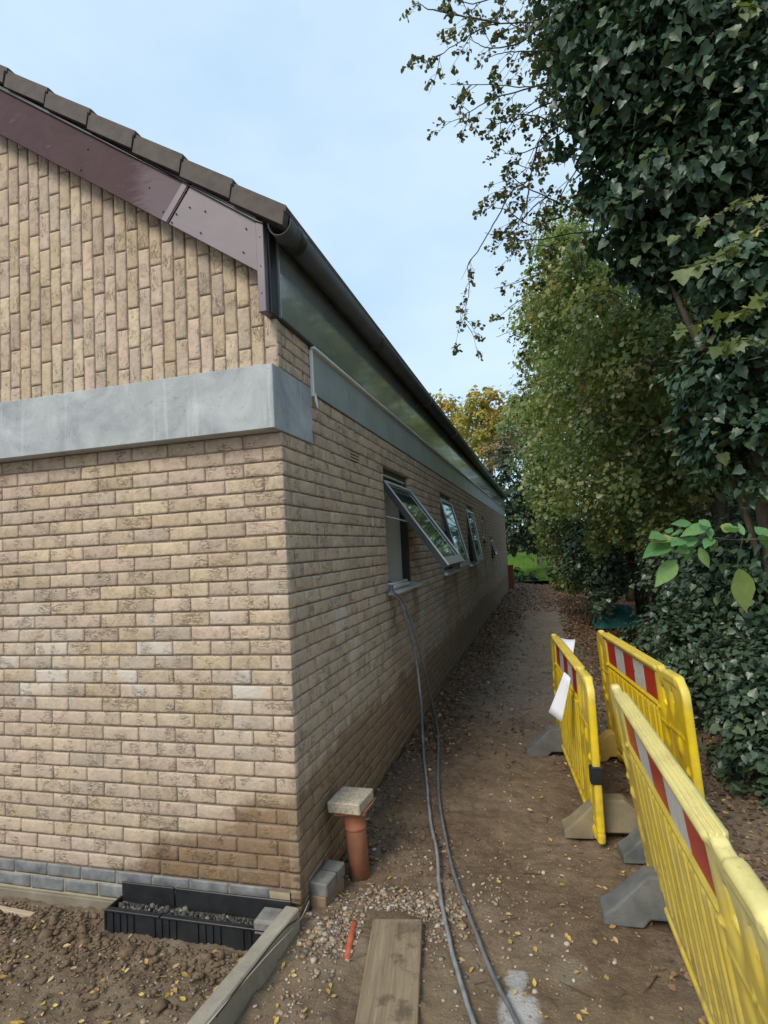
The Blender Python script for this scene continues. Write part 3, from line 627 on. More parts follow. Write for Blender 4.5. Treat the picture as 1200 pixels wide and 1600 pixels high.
# windows
def window(a, b, z0, z1, ang, head, label, small=False):
    """outer frame set back in the brick reveal, sash hinged at its top edge and swung outwards by ang"""
    w = boxo('window', (-.12, a+.004, z1-.045), (-.052, b-.004, z1-.002), M['alu'], bld); w['label'] = label
    if True:
        boxo('frame_jamb', (-.12, a+.004, z0+.03), (-.052, a+.045, z1-.0455), M['alu'], w); boxo('frame_jamb', (-.12, b-.045, z0+.03), (-.052, b-.004, z1-.0455), M['alu'], w)
        boxo('frame_sill', (-.12, a+.004, z0+.002), (-.052, b-.004, z0+.0295), M['alu'], w)
        boxo('frame_head', (-.10, a+.046, z1-head), (-.06, b-.046, z1-.0455), M['alu'], w)
        if head > .1:
            boxo('trickle_vent', (-.06, a+.12, z1-.085), (-.035, b-.12, z1-.06), M['silver'], w, .004)
        for nm, (p, q) in (('reveal_lining', ((-.299, a+.006, z0+.01), (-.121, a+.018, z1-.01))), ('reveal_lining', ((-.299, b-.018, z0+.01), (-.121, b-.006, z1-.01))), ('reveal_lining', ((-.299, a+.02, z1-.02), (-.121, b-.02, z1-.006))), ('window_board', ((-.34, a+.02, z0+.004), (-.121, b-.02, z0+.022)))):
            boxo(nm, p, q, M['plaster'], w)
        ca, sa = math.cos(ang), math.sin(ang); hz = z1-head+.02; L = hz-z0-.035; y0, y1 = a+.015, b-.015
        m = Matrix(((ca, 0, sa, .012), (0, 1, 0, 0), (-sa, 0, ca, hz), (0, 0, 0, 1)))
        m = Matrix.Translation((.0 if ang > .15 else -.03, 0, hz)) @ Matrix.Rotation(-ang, 4, 'Y')
        t_ = .042
        s = MB()
        for (p, q) in (((-.05, y0, -L), (-.005, y0+.05, 0)), ((-.05, y1-.05, -L), (-.005, y1, 0)), ((-.05, y0+.05, -.05), (-.005, y1-.05, 0)), ((-.05, y0+.05, -L), (-.005, y1-.05, -L+.05))): s.box(p, q, m)
        sash = s.build('sash', M['alu'], w)
        s = MB(); g_ = .034
        for (p, q) in (((-.0048, y0+.004, -L), (.006, y0+g_*.5, 0)), ((-.0048, y1-g_*.5, -L), (.006, y1, 0)), ((-.0048, y0+g_*.5, -.024), (.006, y1-g_*.5, 0)), ((-.0048, y0+g_*.5, -L), (.006, y1-g_*.5, -L+.075))): s.box(p, q, m)
        s.build('sash_bead', M['silver'] if ang > .15 or small else M['alu'], w)
        MB().box((-.03, y0+.048, -L+.048), (-.012, y1-.048, -.048), m).build('pane', M['glass'], w)
        if ang > .1:
            for yk in (y0+.03, y1-.03):
                p0 = Vector((-.07, yk, z1-head-.30*L)); p1 = m @ Vector((-.05, yk, -.34*L-.1)); MB().tube([p0, p1], .006, 5).build('stay_arm', M['silver'], w)
        sl_ = MB(); sl_.prism([(-.05, z0+.012), (.055, z0-.012), (.055, z0-.034), (.045, z0-.034), (.045, z0-.018), (-.05, z0-.004)], a-.0 if False else a+.005, b-.005)
        sl_.prism([(.004, z0-.0125), (.055, z0-.0125), (.055, z0-.034), (.004, z0-.034)], b-.0049, b+.05); sl_.prism([(.004, z0-.0125), (.055, z0-.0125), (.055, z0-.034), (.004, z0-.034)], a-.04, a+.0049)
        sl_.build('window_sill', M['whitetrim'] if not small else M['alu'], w)
window(*WIN[0], R(34.5), .155, 'nearest top-hung window, opened widest')
window(*WIN[1], R(14), .12, 'second top-hung window, partly open')
window(*WIN[2], R(9), .12, 'third top-hung window, partly open')
window(*WIN[3], R(0), .06, 'small high closed window', True)
window(*WIN[4], R(16), .06, 'small low window near the far end, tilted open', True)
# stack of white trims on the sill
st = empty('sill_offcuts', (0, 2.3, 1.30), 0, 'pale white trim offcuts stacked on the sill of the nearest open window', 'trim offcuts')
for k, (a, b, dx) in enumerate(((1.985, 2.62, 0), (1.99, 2.5, .01), (2.0, 2.55, -.01))):
    boxo('offcut', (-.10+dx, a-2.3, -.008+k*.0165), (.035+dx, b-2.3, .006+k*.0165), M['white'], st, .002)

# ------------------------------------------------------------------ barriers
def barrier_mesh(mat):
    Lx, Hz = 2.0, .97; u = np.linspace(0, Lx, 241); v = np.linspace(0, Hz, 117); U, Vv = np.meshgrid(u, v)
    def band(x, a, b, s=.008): return sstep(x, a-s, a+s)*sstep(x, b+s, b-s)
    t = np.full_like(U, .012)
    frame = 1-band(U, .05, Lx-.05)*band(Vv, .05, Hz-.05); t += .010*frame
    t += .009*band(U, .05, .31)*band(Vv, .12, Hz-.05)+.009*band(U, 1.545, Lx-.05)*band(Vv, .12, Hz-.05)           # solid end sections
    t += .012*band(Vv, Hz-.030, Hz+.02, .006)*band(U, .26, 1.60, .012)+.006*band(Vv, Hz-.05, Hz+.02, .006)*band(U, 1.72, 1.92, .01)   # raised handrail
    for zz in (.040, .027, .014): t -= .0035*band(Vv, Hz-zz-.002, Hz-zz+.002, .003)*band(U, .2, 1.9, .01)
    rz = band(U, .325, 1.53)*band(Vv, .125, .712); rib = .5+.5*np.cos((U-.325)*2*math.pi/.1205); t += .013*sstep(rib, .08, .30)*rz-.004*sstep(rib, .86, .97)*rz
    t += .008*band(Vv, .0, .11)*band(U, .05, Lx-.05)-.006*band(Vv, .06, .07, .004)                                  # bottom rail
    t += .012*band(Vv, .724, .738, .005)*band(U, .27, 1.58)                                                         # ledge below the striped board
    t -= .004*band(Vv, .747, .937)*band(U, .32, 1.54)
    for (c, z, a_, b_, h_) in ((.13, .60, .03, .05, .014), (.13, .44, .025, .03, .014), (.06, .50, .02, .02, .012), (.13, .26, .03, .07, .012), (1.86, .60, .025, .05, .014), (1.94, .50, .018, .018, .014), (1.66, .36, .05, .10, -.010), (1.80, .36, .05, .10, -.010), (1.66, .60, .045, .05, -.010), (1.86, .24, .03, .06, .012), (.13, .78, .035, .10, -.012), (1.655, .80, .055, .09, -.014), (1.81, .82, .03, .07, -.013)):
        t += h_*np.exp(-(((U-c)/a_)**2+((Vv-z)/b_)**2)**2)
    for c in (.31, 1.55, 1.735): t -= .006*band(U, c-.005, c+.005, .004)*band(Vv, .12, .70)
    t += .006*band(Vv, .655, .668, .004)*(band(U, .06, .29)+band(U, 1.56, 1.94))
    # rounded upper corners: pull vertices on to the arc
    rc = .11; X = U.copy(); Z = Vv.copy()
    zt_ = np.where(U < rc, Hz-rc+np.sqrt(np.maximum(rc**2-(rc-U)**2, 0)), np.where(U > Lx-rc, Hz-rc+np.sqrt(np.maximum(rc**2-(U-Lx+rc)**2, 0)), Hz))
    zt_ = zt_-.010*(1-band(U, .26, 1.64, .012)-band(U, .03, .14, .01)-band(U, 1.71, 1.94, .012)); Z = Vv*zt_/Hz
    legs = np.maximum(0, 1-0*U)
    # notch between the two end feet along the bottom edge
    cut = .035*band(U, .36, Lx-.36, .03); Z = np.where(Vv < .10, cut+(Vv/.10)*(.10*zt_/Hz-cut), Z)
    ed = np.minimum(np.minimum(U, Lx-U), np.minimum(Vv, Hz-Vv)); t *= .45+.55*sstep(ed, -.006, .010)
    hole = np.zeros_like(U, bool)
    for (c, z, a, b) in ((.13, .82, .018, .045), (1.655, .82, .030, .050), (1.81, .84, .014, .035)): hole |= (((U-c)/a)**2+((Vv-z)/b)**2) < 1
    ny_, nx_ = U.shape; front = np.stack([X, -t, Z], -1).reshape(-1, 3); back = np.stack([X, t, Z], -1).reshape(-1, 3); N = nx_*ny_
    q = np.zeros((ny_-1, nx_-1), bool); hc = hole[:-1, :-1] | hole[1:, 1:] | hole[1:, :-1] | hole[:-1, 1:]; ok = ~hc
    I = np.arange(N).reshape(ny_, nx_); a, b, c, d = I[:-1, :-1], I[:-1, 1:], I[1:, 1:], I[1:, :-1]
    FF = [np.stack([a, b, c, d], -1)[ok], np.stack([a, d, c, b], -1)[ok]+N]
    pad = np.pad(ok, 1)
    for (sh, p, r_) in (((0, 1), a, b), ((2, 1), d, c), ((1, 0), a, d), ((1, 2), b, c)):
        nb = pad[sh[0]:sh[0]+ok.shape[0], sh[1]:sh[1]+ok.shape[1]]; e1 = ok & ~nb; flip = sh in ((0, 1), (1, 2))
        P, Q = p[e1], r_[e1]; FF.append(np.stack([Q, P, P+N, Q+N] if flip else [P, Q, Q+N, P+N], -1))
    me = mesh_obj('tmp', np.vstack([front, back]), np.vstack(FF), mat, smooth=True); d_ = me.data; bpy.data.objects.remove(me); d_.name = 'panel'; return d_
BM = {'a': barrier_mesh(M['yellow']), 'b': barrier_mesh(M['yellowf'])}
def foot_obj(parent, x, mats, ln=.56, off=0.0):
    """rubber foot across the barrier: sloping ends, flat shoe, arch below"""
    hw = .075; h = .215; f = MB(); l2 = ln/2
    prof = [(-l2, 0), (-l2, .045), (-l2+.05, .075), (-.075, h), (.075, h), (l2-.05, .075), (l2, .045), (l2, 0), (l2-.17, 0), (l2-.20, .035), (-l2+.20, .035), (-l2+.17, 0)]
    V = []; 
    for s_, k in ((-1, .0), (1, .0)):
        for (y, z) in prof:
            w = hw*(1-.32*z/h); V.append((x+s_*w, y+off, z))
    n = len(prof); F = [(i, (i+1) % n, n+(i+1) % n, n+i) for i in range(n)]
    tri = [(0, 1, 2), (0, 2, 11), (11, 2, 10), (2, 3, 10), (3, 4, 9, 10), (9, 4, 5), (5, 8, 9), (5, 6, 7), (5, 7, 8)]
    F += [tuple(t_[::-1]) for t_ in tri]+[tuple(i+n for i in t_) for t_ in tri]
    o = mesh_obj('foot', V, F, mats, parent)
    bv = o.modifiers.new('bevel', 'BEVEL'); bv.width = .010; bv.segments = 2; bv.limit_method = 'ANGLE'; bv.angle_limit = R(25)
    return o
def barrier(kind, p0, p1, zg, label, feet=(), zs=1.0, lean=0.0):
    p0 = np.array(p0); p1 = np.array(p1); d = p1-p0; ang = math.atan2(d[1], d[0]); sc = np.linalg.norm(d)/2.0
    r = empty('traffic_barrier', (p0[0], p0[1], zg), ang, label, 'barrier', 'yellow plastic pedestrian barriers beside the path'); r.rotation_euler[0] = lean
    pn = bpy.data.objects.new('panel', BM[kind]); COL.objects.link(pn); pn.parent = r; pn.scale = (sc, 1, zs); pn.location = (0, 0, .03)
    for yy_ in (-.016, 0, .016): boxo('rail_ridge', (.28*sc, yy_-.0035, .03+.966*zs), (1.62*sc, yy_+.0035, .0345+.97*zs), M['yellowf' if kind == 'b' else 'yellow'], r, .001)
    for side in (-1, 1):
        x = .328; w = 1.205/5
        for k in range(5):
            y0, y1 = (side*.0085, side*.0115); z0, z1 = .03+.752*zs, .03+.932*zs
            a, b = (x+k*w)*sc, (x+(k+1)*w-.0005)*sc
            o = MB().box((a, min(y0, y1), z0), (b, max(y0, y1), z1)).build('red_stripe' if k % 2 == 0 else 'white_stripe', M['red'] if k % 2 == 0 else M['whiter'], r)
    for (x, mt, of) in feet: foot_obj(r, x, M[mt], off=of).rotation_euler = (-lean, 0, 0)
    return r
A0, A1 = (1.275, 2.66), (1.452, .86)
B0, B1 = (1.69, 2.46), (1.945, .62)
C0, C1 = (1.675, .655), (1.755, -1.42)
barA = barrier('a', A0, A1, -.12, 'yellow barrier with sheets of paper and a black clip, nearest the brick wall', ((.30, 'foot', -.03), (1.62, 'footb', .09)), .94)
barB = barrier('a', B0, B1, -.12, 'bright yellow barrier at the back beside the undergrowth, partly hidden by another barrier', ((.16, 'footy', 0), (1.62, 'foot', -.10)), 1.0, R(3))
barC = barrier('b', C0, C1, -.12, 'large faded yellow barrier in the foreground running out of the photo at the right', ((.38, 'foot', -.02), (1.75, 'foot', 0)), 1.0, R(7.5))
# clip
ck = np.array([1.452, .86]); dA = (np.array(A1)-np.array(A0)); dA /= np.linalg.norm(dA); 
clip = empty('joining_clip', (1.4515, .868, .285), math.atan2(dA[1], dA[0]), 'small black ribbed plastic clip round the near upright of the paper-covered barrier', 'clip')
boxo('body', (-.042, -.034, -.05), (.016, .034, .05), M['black'], clip, .006)
for k in range(5): boxo('rib', (-.036+k*.011, -.038, -.044), (-.031+k*.011, -.0335, .044), M['black'], clip)
# paper sheets on barrier A
def on_y(px, py, y): return on(px, py, 1, y)
def sheet(pts, name, label, mat=M['paper'], n=7):
    """bilinear sheet with slight curl from four corner points"""
    P = [np.array(p) for p in pts]; V = []; 
    nrm = np.cross(P[1]-P[0], P[3]-P[0]); nrm /= np.linalg.norm(nrm)
    for j in range(n):
        for i in range(n):
            a, b = i/(n-1), j/(n-1); p = (P[0]*(1-a)+P[1]*a)*(1-b)+(P[3]*(1-a)+P[2]*a)*b; V.append(p+nrm*.012*math.sin(3.0*a+1.5*b))
    F = [(j*n+i, j*n+i+1, (j+1)*n+i+1, (j+1)*n+i) for j in range(n-1) for i in range(n-1)]
    o = mesh_obj(name, V, F, mat, smooth=True); s_ = o.modifiers.new('thickness', 'SOLIDIFY'); s_.thickness = .001; return tag(o, label, 'paper')
sheet([on_y(876, 997, 2.35), on_y(899, 999, 2.35), on_y(893, 1042, 2.2), on_y(884, 1035, 2.2)], 'paper_sheet', 'white paper sheet sticking up behind the top rail of the leftmost barrier')
sheet([on_y(889, 1050, 1.35)+(-.03, 0, 0), on_y(899, 1060, 1.32)+(-.03, 0, 0), on_y(892, 1129, 1.32)+(-.05, 0, 0), on_y(868, 1113, 1.35)+(-.05, 0, 0)], 'paper_sheet', 'torn white paper sheet hanging down the path side of the leftmost barrier')

# ------------------------------------------------------------------ things on the ground
dr = empty('drainage_channel', (-.5, -.1, -.1), 0, 'black plastic drainage channel full of grit at the foot of the front wall', 'drain channel')
def loc(a, b): return tuple(np.array(a)-(-.5, -.1, -.1)), tuple(np.array(b)-(-.5, -.1, -.1))
XL, XR, XJ = -.985, -.03, -.67
for (a, b) in ((XL, XJ-.004), (XJ+.004, XR)):
    boxo('back_flange', *loc((a, -.045, -.125), (b, -.033, -.028)), M['black'], dr, .003)
    boxo('trough_floor', *loc((a, -.145, -.150), (b, -.0455, -.135)), M['black'], dr)
    boxo('front_wall_strip', *loc((a, -.158, -.205), (b, -.1455, -.105)), M['black'], dr, .003)
    boxo('lip', *loc((a, -.166, -.1045), (b, -.138, -.094)), M['black'], dr, .002)
boxo('channel_end', *loc((XL-.012, -.162, -.20), (XL-.001, -.035, -.10)), M['black'], dr, .003)
for k in range(24):
    if k % 6 < 4: boxo('rib', *loc((XL+.03+k*.04, -.165, -.203), (XL+.045+k*.04, -.1582, -.107)), M['black'], dr)
# concrete edging running towards the camera
kb = empty('concrete_edging', (-.02, -.3, -.05), 0, 'long pale concrete edging kerb running from the building corner towards the camera', 'kerb')
m = Matrix.Rotation(R(-5), 4, 'Z'); MB().box((-.035, -1.3, -.16), (.038, .21, .032), m, .006).build('kerb_body', M['kerb'], kb)
s = MB(); s.tube(smooth_line([(.046, .34, -.02), (.050, .20, -.03), (.044, -.1, .02), (.035-.03, -.5, .036), (-.04, -.9, .037)]), .0022, 5); tag(s.build('string_line', M['string'], None, False, (-.02, -.3, -.05)), 'thin pale string lying along the side of the concrete edging', 'string')
s = MB(); s.tube(smooth_line([(.040, .36, -.01), (.052, .2, -.01), (.048, .0, .036), (.02, -.45, .037)]), .003, 5); tag(s.build('black_wire', M['black'], None, False, (-.02, -.3, -.05)), 'thin black wire lying over the concrete edging by the corner', 'wire')
o = boxo('concrete_lump', (-.17, -.165, -.125), (-.055, -.05, -.055), M['paver'], None, .012); tag(o, 'small grey concrete block at the right end of the drainage channel', 'block')
# pavers
pb = boxo('grey_paver', (-.049, -.105, -.033), (.049, .105, .033), M['paver'], None, .006); pb.location = (.062, .205, -.045); pb.rotation_euler = (R(2), 0, R(-7)); tag(pb, 'grey paving block lying on a tan brick at the building corner', 'paving block')
boxo('scored_joint', (-.0495, .005, -.02), (.0495, .008, .0336), M['black'], pb)
pb = mesh_obj('tan_brick', UNITS[2][0], UNITS[2][1], M['brick']); bpy.data.objects.remove(pb)
pb = MB().box((-.045, -.10, -.033), (.045, .10, .033), None, .006).build('tan_brick', M['brick']); pb.location = (.06, .20, -.112); pb.rotation_euler = (0, 0, R(-9)); tag(pb, 'tan brick half buried under the grey paving block at the corner', 'brick')
# clay coloured pipe with slab
pp = empty('drain_pipe', (.165, .415, -.16), 0, 'terracotta coloured upright drain pipe rising from the soil by the side wall', 'pipe'); pp.rotation_euler = (R(-1), R(-3), 0)
MB().lathe([(.0, .0), (.056, .0), (.056, .27), (.0565, .272), (.061, .275), (.061, .288), (.058, .292), (.062, .33), (.075, .365), (.082, .37), (.082, .385), (.055, .385), (.05, .36)], n=32).build('pipe_body', M['clay'], pp, True)
hb = MB(); hb.box((-.088, -.088, .366), (.088, .088, .384), None, .006); hb.build('square_collar', M['clay'], pp)
MB().tube([(.09, -.09, .395), (.105, .0, .40), (.10, .09, .395)], .004, 6).build('collar_rim', M['clay'], pp)
so = boxo('concrete_slab', (-.095, -.10, -.03), (.095, .10, .03), M['slab'], None, .006); so.location = (.135, .405, .262); so.rotation_euler = (R(2), R(-1.5), R(-6)); tag(so, 'small square exposed aggregate slab covering the top of the terracotta pipe', 'slab')
# timber board
b0, b1, b2, b3 = [on(px, py, 2, -.105) for px, py in ((583, 1438), (660, 1437), (655, 1600), (553, 1600))]
c = (b0+b1)/2; e2 = (b2+b3)/2; dv = e2-c; an = math.atan2(dv[1], dv[0])+math.pi/2; wd = np.linalg.norm(b1-b0)
bo = MB().box((-wd/2, -1.45, -.019), (wd/2, 0, .019), None, .004).build('scaffold_board', M['wood']); bo.location = (float(c[0]), float(c[1]), -.118); bo.rotation_euler = (R(0), 0, an); tag(bo, 'muddy timber scaffold board lying on the path in the foreground', 'board')
lt = MB().box((-1.2, -.014, -.011), (0, .014, .011), None, .002).build('timber_lath', M['lath']); p = on(52, 1431, 2, -.195); lt.location = tuple(p); lt.rotation_euler = (0, R(1), R(-2)); tag(lt, 'pale thin timber lath on the soil at the left edge', 'lath')
p0, p1 = on(541, 1506, 2, -.12), on(554, 1438, 2, -.12)
rp = MB().tube(smooth_line([p0-(0, 0, .01), (p0+p1)/2+(0, 0, .0), p1-(0, 0, .015)]), .016, 8).build('red_pipe', M['redpipe'], None, True); tag(rp, 'short red plastic pipe half buried in gravel next to the board', 'pipe')
# cables from the near window down to the path
def gz(x, y, lift=.022): return float(Hn(np.array([x]), np.array([y]))[0])+lift
def ground_pt(px, py, lift=.024):
    z = -.1
    for _ in range(6): q = on(px, py, 2, z); z = gz(q[0], q[1], lift)
    return np.array([q[0], q[1], z])
def onx(px, py, x): return on(px, py, 0, x)
ca = [(-.16, 2.12, 1.33), (-.03, 2.08, 1.335), onx(612, 927, .055), onx(626, 942, .09), onx(640, 988, .12), onx(651, 1040, .14), onx(657, 1090, .18)]
ga = [ground_pt(*q) for q in ((662, 1160), (668, 1220), (675, 1275), (686, 1330), (695, 1400), (712, 1470), (734, 1540), (757, 1602), (775, 1650))]
cb = [(-.18, 2.2, 1.34), (-.03, 2.14, 1.34), onx(615, 924, .06), onx(632, 940, .12), onx(650, 990, .18), onx(663, 1040, .22)]
gb = [ground_pt(*q) for q in ((686, 1140), (687, 1195), (690, 1250), (702, 1318), (720, 1385), (750, 1465), (782, 1540), (806, 1592), (825, 1640))]
for pts, mt, lb in ((ca+ga, 'cable', 'thick grey cable, the left of two hanging from the window and snaking down the path'), (cb+gb, 'cabledark', 'darker grey cable, the right of two hanging from the window and curving down the path')):
    L = smooth_line(pts, 9); L[:, 2] = np.where((np.arange(len(L)) > 20) & (L[:, 0] > .06), np.maximum(L[:, 2], Hn(L[:, 0], L[:, 1])+.02), L[:, 2]); L[12:, :2] += np.cumsum(RNG.normal(size=(len(L)-12, 2))*.0012, 0); s = MB(); s.tube(L, .0095, 8); tag(s.build('power_cable', M[mt], None, True), lb, 'cable', 'grey cables trailing down the path')
for (px, py, side) in ((665, 1195, 0), (686, 1160, 0)):
    q = ground_pt(px, py); pass
# far posts and tarpaulin
q = on(800, 922, 2, -.06); po = empty('orange_post', (q[0], q[1], -.1), 0, 'short weathered orange marker post beyond the far corner of the building', 'post')
boxo('post_body', (-.09, -.06, 0), (.09, .06, .88), M['orange'], po, .01); boxo('post_cap', (-.11, -.08, .88), (.11, .08, .93), M['orange'], po, .01)
for i, (px, py, hh) in enumerate(((842, 892, 1.15), (803, 880, 1.0), (884, 885, 1.15))):
    q = on(px, py, 2, .0); o = MB().tube([(0, 0, -.1), (0, 0, hh)], .06, 8).build('fence_post', M['post']); o.location = tuple(q)
    tag(o, ('dark fence post standing in the middle of the bright lawn gap', 'dark fence post at the left end of the lawn gap', 'dark fence post at the right end of the lawn gap under the shrubs')[i], 'post', 'dark posts before the lawn')
rng = np.random.default_rng(5); tn = 22; tv = []
for j in range(tn):
    for i in range(tn):
        a, b = i/(tn-1), j/(tn-1); x, y = 2.05+.95*a, 8.9+1.3*b; ed = min(a, b, 1-a, 1-b)
        tv.append((x+.1*vnoise(b*4, a*3, 1, 2), y, float(H(x, y))+.03+.34*sstep(ed, 0, .35)*(.4+.9*float(fbm(a*5, b*5, 1, 4, 2)))))
tf = [(j*tn+i, j*tn+i+1, (j+1)*tn+i+1, (j+1)*tn+i) for j in range(tn-1) for i in range(tn-1)]
o = mesh_obj('crumpled_tarpaulin', tv, tf, M['tarp']); tag(o, 'crumpled dark teal tarpaulin heaped at the foot of the hedge', 'tarpaulin')

# ------------------------------------------------------------------ scatter helpers
def leaf_tpl(kind):
    if kind == 'ivy':
        o = [(0, 0), (.26, -.09), (.46, .06), (.40, .28), (.42, .44), (.24, .62), (0, 1.0), (-.24, .62), (-.42, .42), (-.40, .27), (-.47, .05), (-.26, -.09)]
        V = [(0, .35, -.05)]+[(x, y, .10*abs(x)-.06*(y > .9)) for x, y in o]; n = len(o); F = [(0, 1+i, 1+(i+1) % n) for i in range(n)]
    elif kind == 'maple':
        o = [(0, 0), (.22, .05), (.55, .12), (.40, .32), (.62, .62), (.30, .58), (.22, .78), (0, 1.05), (-.22, .78), (-.30, .58), (-.62, .62), (-.40, .32), (-.55, .12), (-.22, .05)]
        V = [(0, .38, -.03)]+[(x, y, .12*abs(x)) for x, y in o]; n = len(o); F = [(0, 1+i, 1+(i+1) % n) for i in range(n)]
    elif kind == 'haw':
        V = [(0, 0, 0), (.30, .42, .06), (.42, .80, .05), (0, 1.0, -.02), (-.42, .78, .06), (-.28, .40, .05)]; F = [(0, 1, 3), (1, 2, 3), (0, 3, 5), (5, 3, 4)]
    elif kind == 'ovate':
        hw_ = [(.0, .0), (.10, .08), (.20, .20), (.265, .36), (.26, .52), (.20, .68), (.11, .84), (.04, .95), (0, 1.04)]
        o = hw_+[(-x, y) for x, y in hw_[-2:0:-1]]; V = [(0, y_, -.045-.05*y_*y_) for y_ in (.2, .5, .8)]+[(x, y, .10*abs(x)-.10*y*y+.012*(-1)**i) for i, (x, y) in enumerate(o)]; n = len(o)
        F = []
        for i in range(n):
            m_ = (o[i][1]+o[(i+1) % n][1])/2; F.append((0 if m_ < .35 else 1 if m_ < .66 else 2, 3+i, 3+(i+1) % n))
        F += [(0, 3+3, 1), (0, 1, 3+n-3), (1, 3+5, 2), (1, 2, 3+n-5)]
    elif kind == 'blade':
        V = [(-.03, 0, 0), (.03, 0, 0), (.02, .5, .03), (-.02, .5, .03), (0, 1, .12)]; F = [(0, 1, 2), (0, 2, 3), (3, 2, 4)]
    else:
        V = [(0, 0, 0), (.33, .5, .07), (0, 1.0, -.03), (-.33, .5, .07)]; F = [(0, 1, 2), (0, 2, 3)]
    return np.array(V, float), np.array(F)
def inst(tpl, P, N, T, size, rg):
    """copies of a template with local y along T and local z along N"""
    V, F = tpl; n = len(P); N = N/(np.linalg.norm(N, axis=1)[:, None]+1e-9); T = T-N*np.sum(T*N, 1)[:, None]; T /= np.linalg.norm(T, axis=1)[:, None]+1e-9; B = np.cross(T, N)
    VV = P[:, None, :]+size[:, None, None]*(V[None, :, 0, None]*B[:, None]+V[None, :, 1, None]*T[:, None]+V[None, :, 2, None]*N[:, None])
    FF = F[None]+(np.arange(n)*len(V))[:, None, None]
    return VV.reshape(-1, 3), FF.reshape(-1, 3)
def blob_points(blobs, leaf, cover, rg, clump=.17, sq=.9):
    PP, OO, KK = [], [], []
    for (c, r) in blobs:
        r = np.array([r, r, r*sq]) if np.isscalar(r) else np.array(r); rm = r.mean(); n = int(cover*4*math.pi*rm*rm/(leaf*leaf*.55)); k = max(10, int(n/26))
        d = rg.normal(size=(k, 3)); d /= np.linalg.norm(d, axis=1)[:, None]; rad = .55+.62*rg.random(k)**1.1; cc = d*rad[:, None]
        w = rg.integers(0, k, n); p = cc[w]+rg.normal(size=(n, 3))*clump
        q = rg.random(n) < .12; p[q] *= rg.random(q.sum())[:, None]
        PP.append(np.array(c)+p*r); OO.append(p/(np.linalg.norm(p, axis=1)[:, None]+1e-6)); KK.append(rg.random(k)[w])
    return np.vstack(PP), np.vstack(OO), np.concatenate(KK)
def keep_out(P):                              # nothing grows through the building, the barriers or the ground
    x, y, z = P.T; bad = (x < .16) & (y < LEN+.6) & (y > -.4) & (z < 3.6-.7*np.minimum(x, 0)); bad |= (z < H(x, y)+.0)
    bad |= (x < 2.10) & (x > 1.2) & (y < 2.9) & (z < 1.0); bad |= (x < 2.0) & (z < 2.0) & (y < 9)
    bad |= np.linalg.norm(P-CAM, axis=1) < 1.7
    return ~bad
def foliage(name, parent, blobs, kind, leaf, cover, mat, seed, droop=.6, up=.45, rand=.7, clump=.17, sq=.9, most=0, pname='leaf'):
    rg = np.random.default_rng(seed); P, O, K = blob_points(blobs, leaf, cover, rg, clump, sq); k = keep_out(P); P, O, K = P[k], O[k], K[k]; n = len(P); rv = np.clip(.62*K+.42*rg.random(n)-.02, 0, .999)
    N = O*.7+np.array([0, 0, up])+rg.normal(size=(n, 3))*rand*.6; T = O*.3+np.array([0, 0, -droop])+rg.normal(size=(n, 3))*.45
    size = leaf*(.5+.95*rg.random(n)**1.2); V, F = inst(leaf_tpl(kind), P, N, T, size, rg); nv = len(leaf_tpl(kind)[0])
    if most:                                  # the leaves that show largest become parts of their own
        D = P-CAM; z = D@CF; px = 600+FPX*(D@CR)/z; py = 800-FPX*(D@CU)/z; vis = (z > .5) & (px > 0) & (px < 1200) & (py > 0) & (py < 1600)
        dep = np.full(n, 1e9); cell = {}
        for i in np.argsort(z):
            if not vis[i]: continue
            key = (int(px[i]//26), int(py[i]//26))
            if key not in cell: cell[key] = i
            if len(cell) >= most: break
        pick = np.zeros(n, bool); pick[list(cell.values())] = True
        tv, tf = leaf_tpl(kind); me = bpy.data.meshes.new(pname); me.from_pydata([tuple(v) for v in tv.tolist()], [], [tuple(f) for f in tf.tolist()]); me.materials.append(mat)
        Nn = N/np.linalg.norm(N, axis=1)[:, None]; Tn = T-Nn*np.sum(T*Nn, 1)[:, None]; Tn /= np.linalg.norm(Tn, axis=1)[:, None]; Bn = np.cross(Tn, Nn)
        for i in np.where(pick)[0]:
            o = bpy.data.objects.new(pname, me); COL.objects.link(o); o.parent = parent; m = Matrix.Identity(4); s_ = float(size[i])
            for a in range(3): m[a][0], m[a][1], m[a][2], m[a][3] = Bn[i][a]*s_, Tn[i][a]*s_, Nn[i][a]*s_, P[i][a]-parent.location[a]
            o.matrix_local = m
        kp = ~pick; P, N, T, size, rv = P[kp], N[kp], T[kp], size[kp], rv[kp]; n = len(P); V, F = inst(leaf_tpl(kind), P, N, T, size, rg)
    o = mesh_obj(name, V-np.array(parent.location), F, mat, parent, False, {'rnd': np.repeat(rv, nv)}); o['kind'] = 'stuff'; return o
def limb(parent, pts, r0, r1, mat, name='limb', wob=.03, n=7, seed=0):
    rg = np.random.default_rng(seed); L = smooth_line(pts, 6); L = L+rg.normal(size=L.shape)*wob*np.linspace(0, 1, len(L))[:, None]; L = smooth_line(L[::2], 2) if len(L) > 6 else L
    return MB().tube(L-np.array(parent.location), np.linspace(r0, r1, len(L)), n).build(name, mat, parent, True)
def B(px, py, rpx, t, k=1.0): return (at(px, py, t), rpx*t/FPX*k)

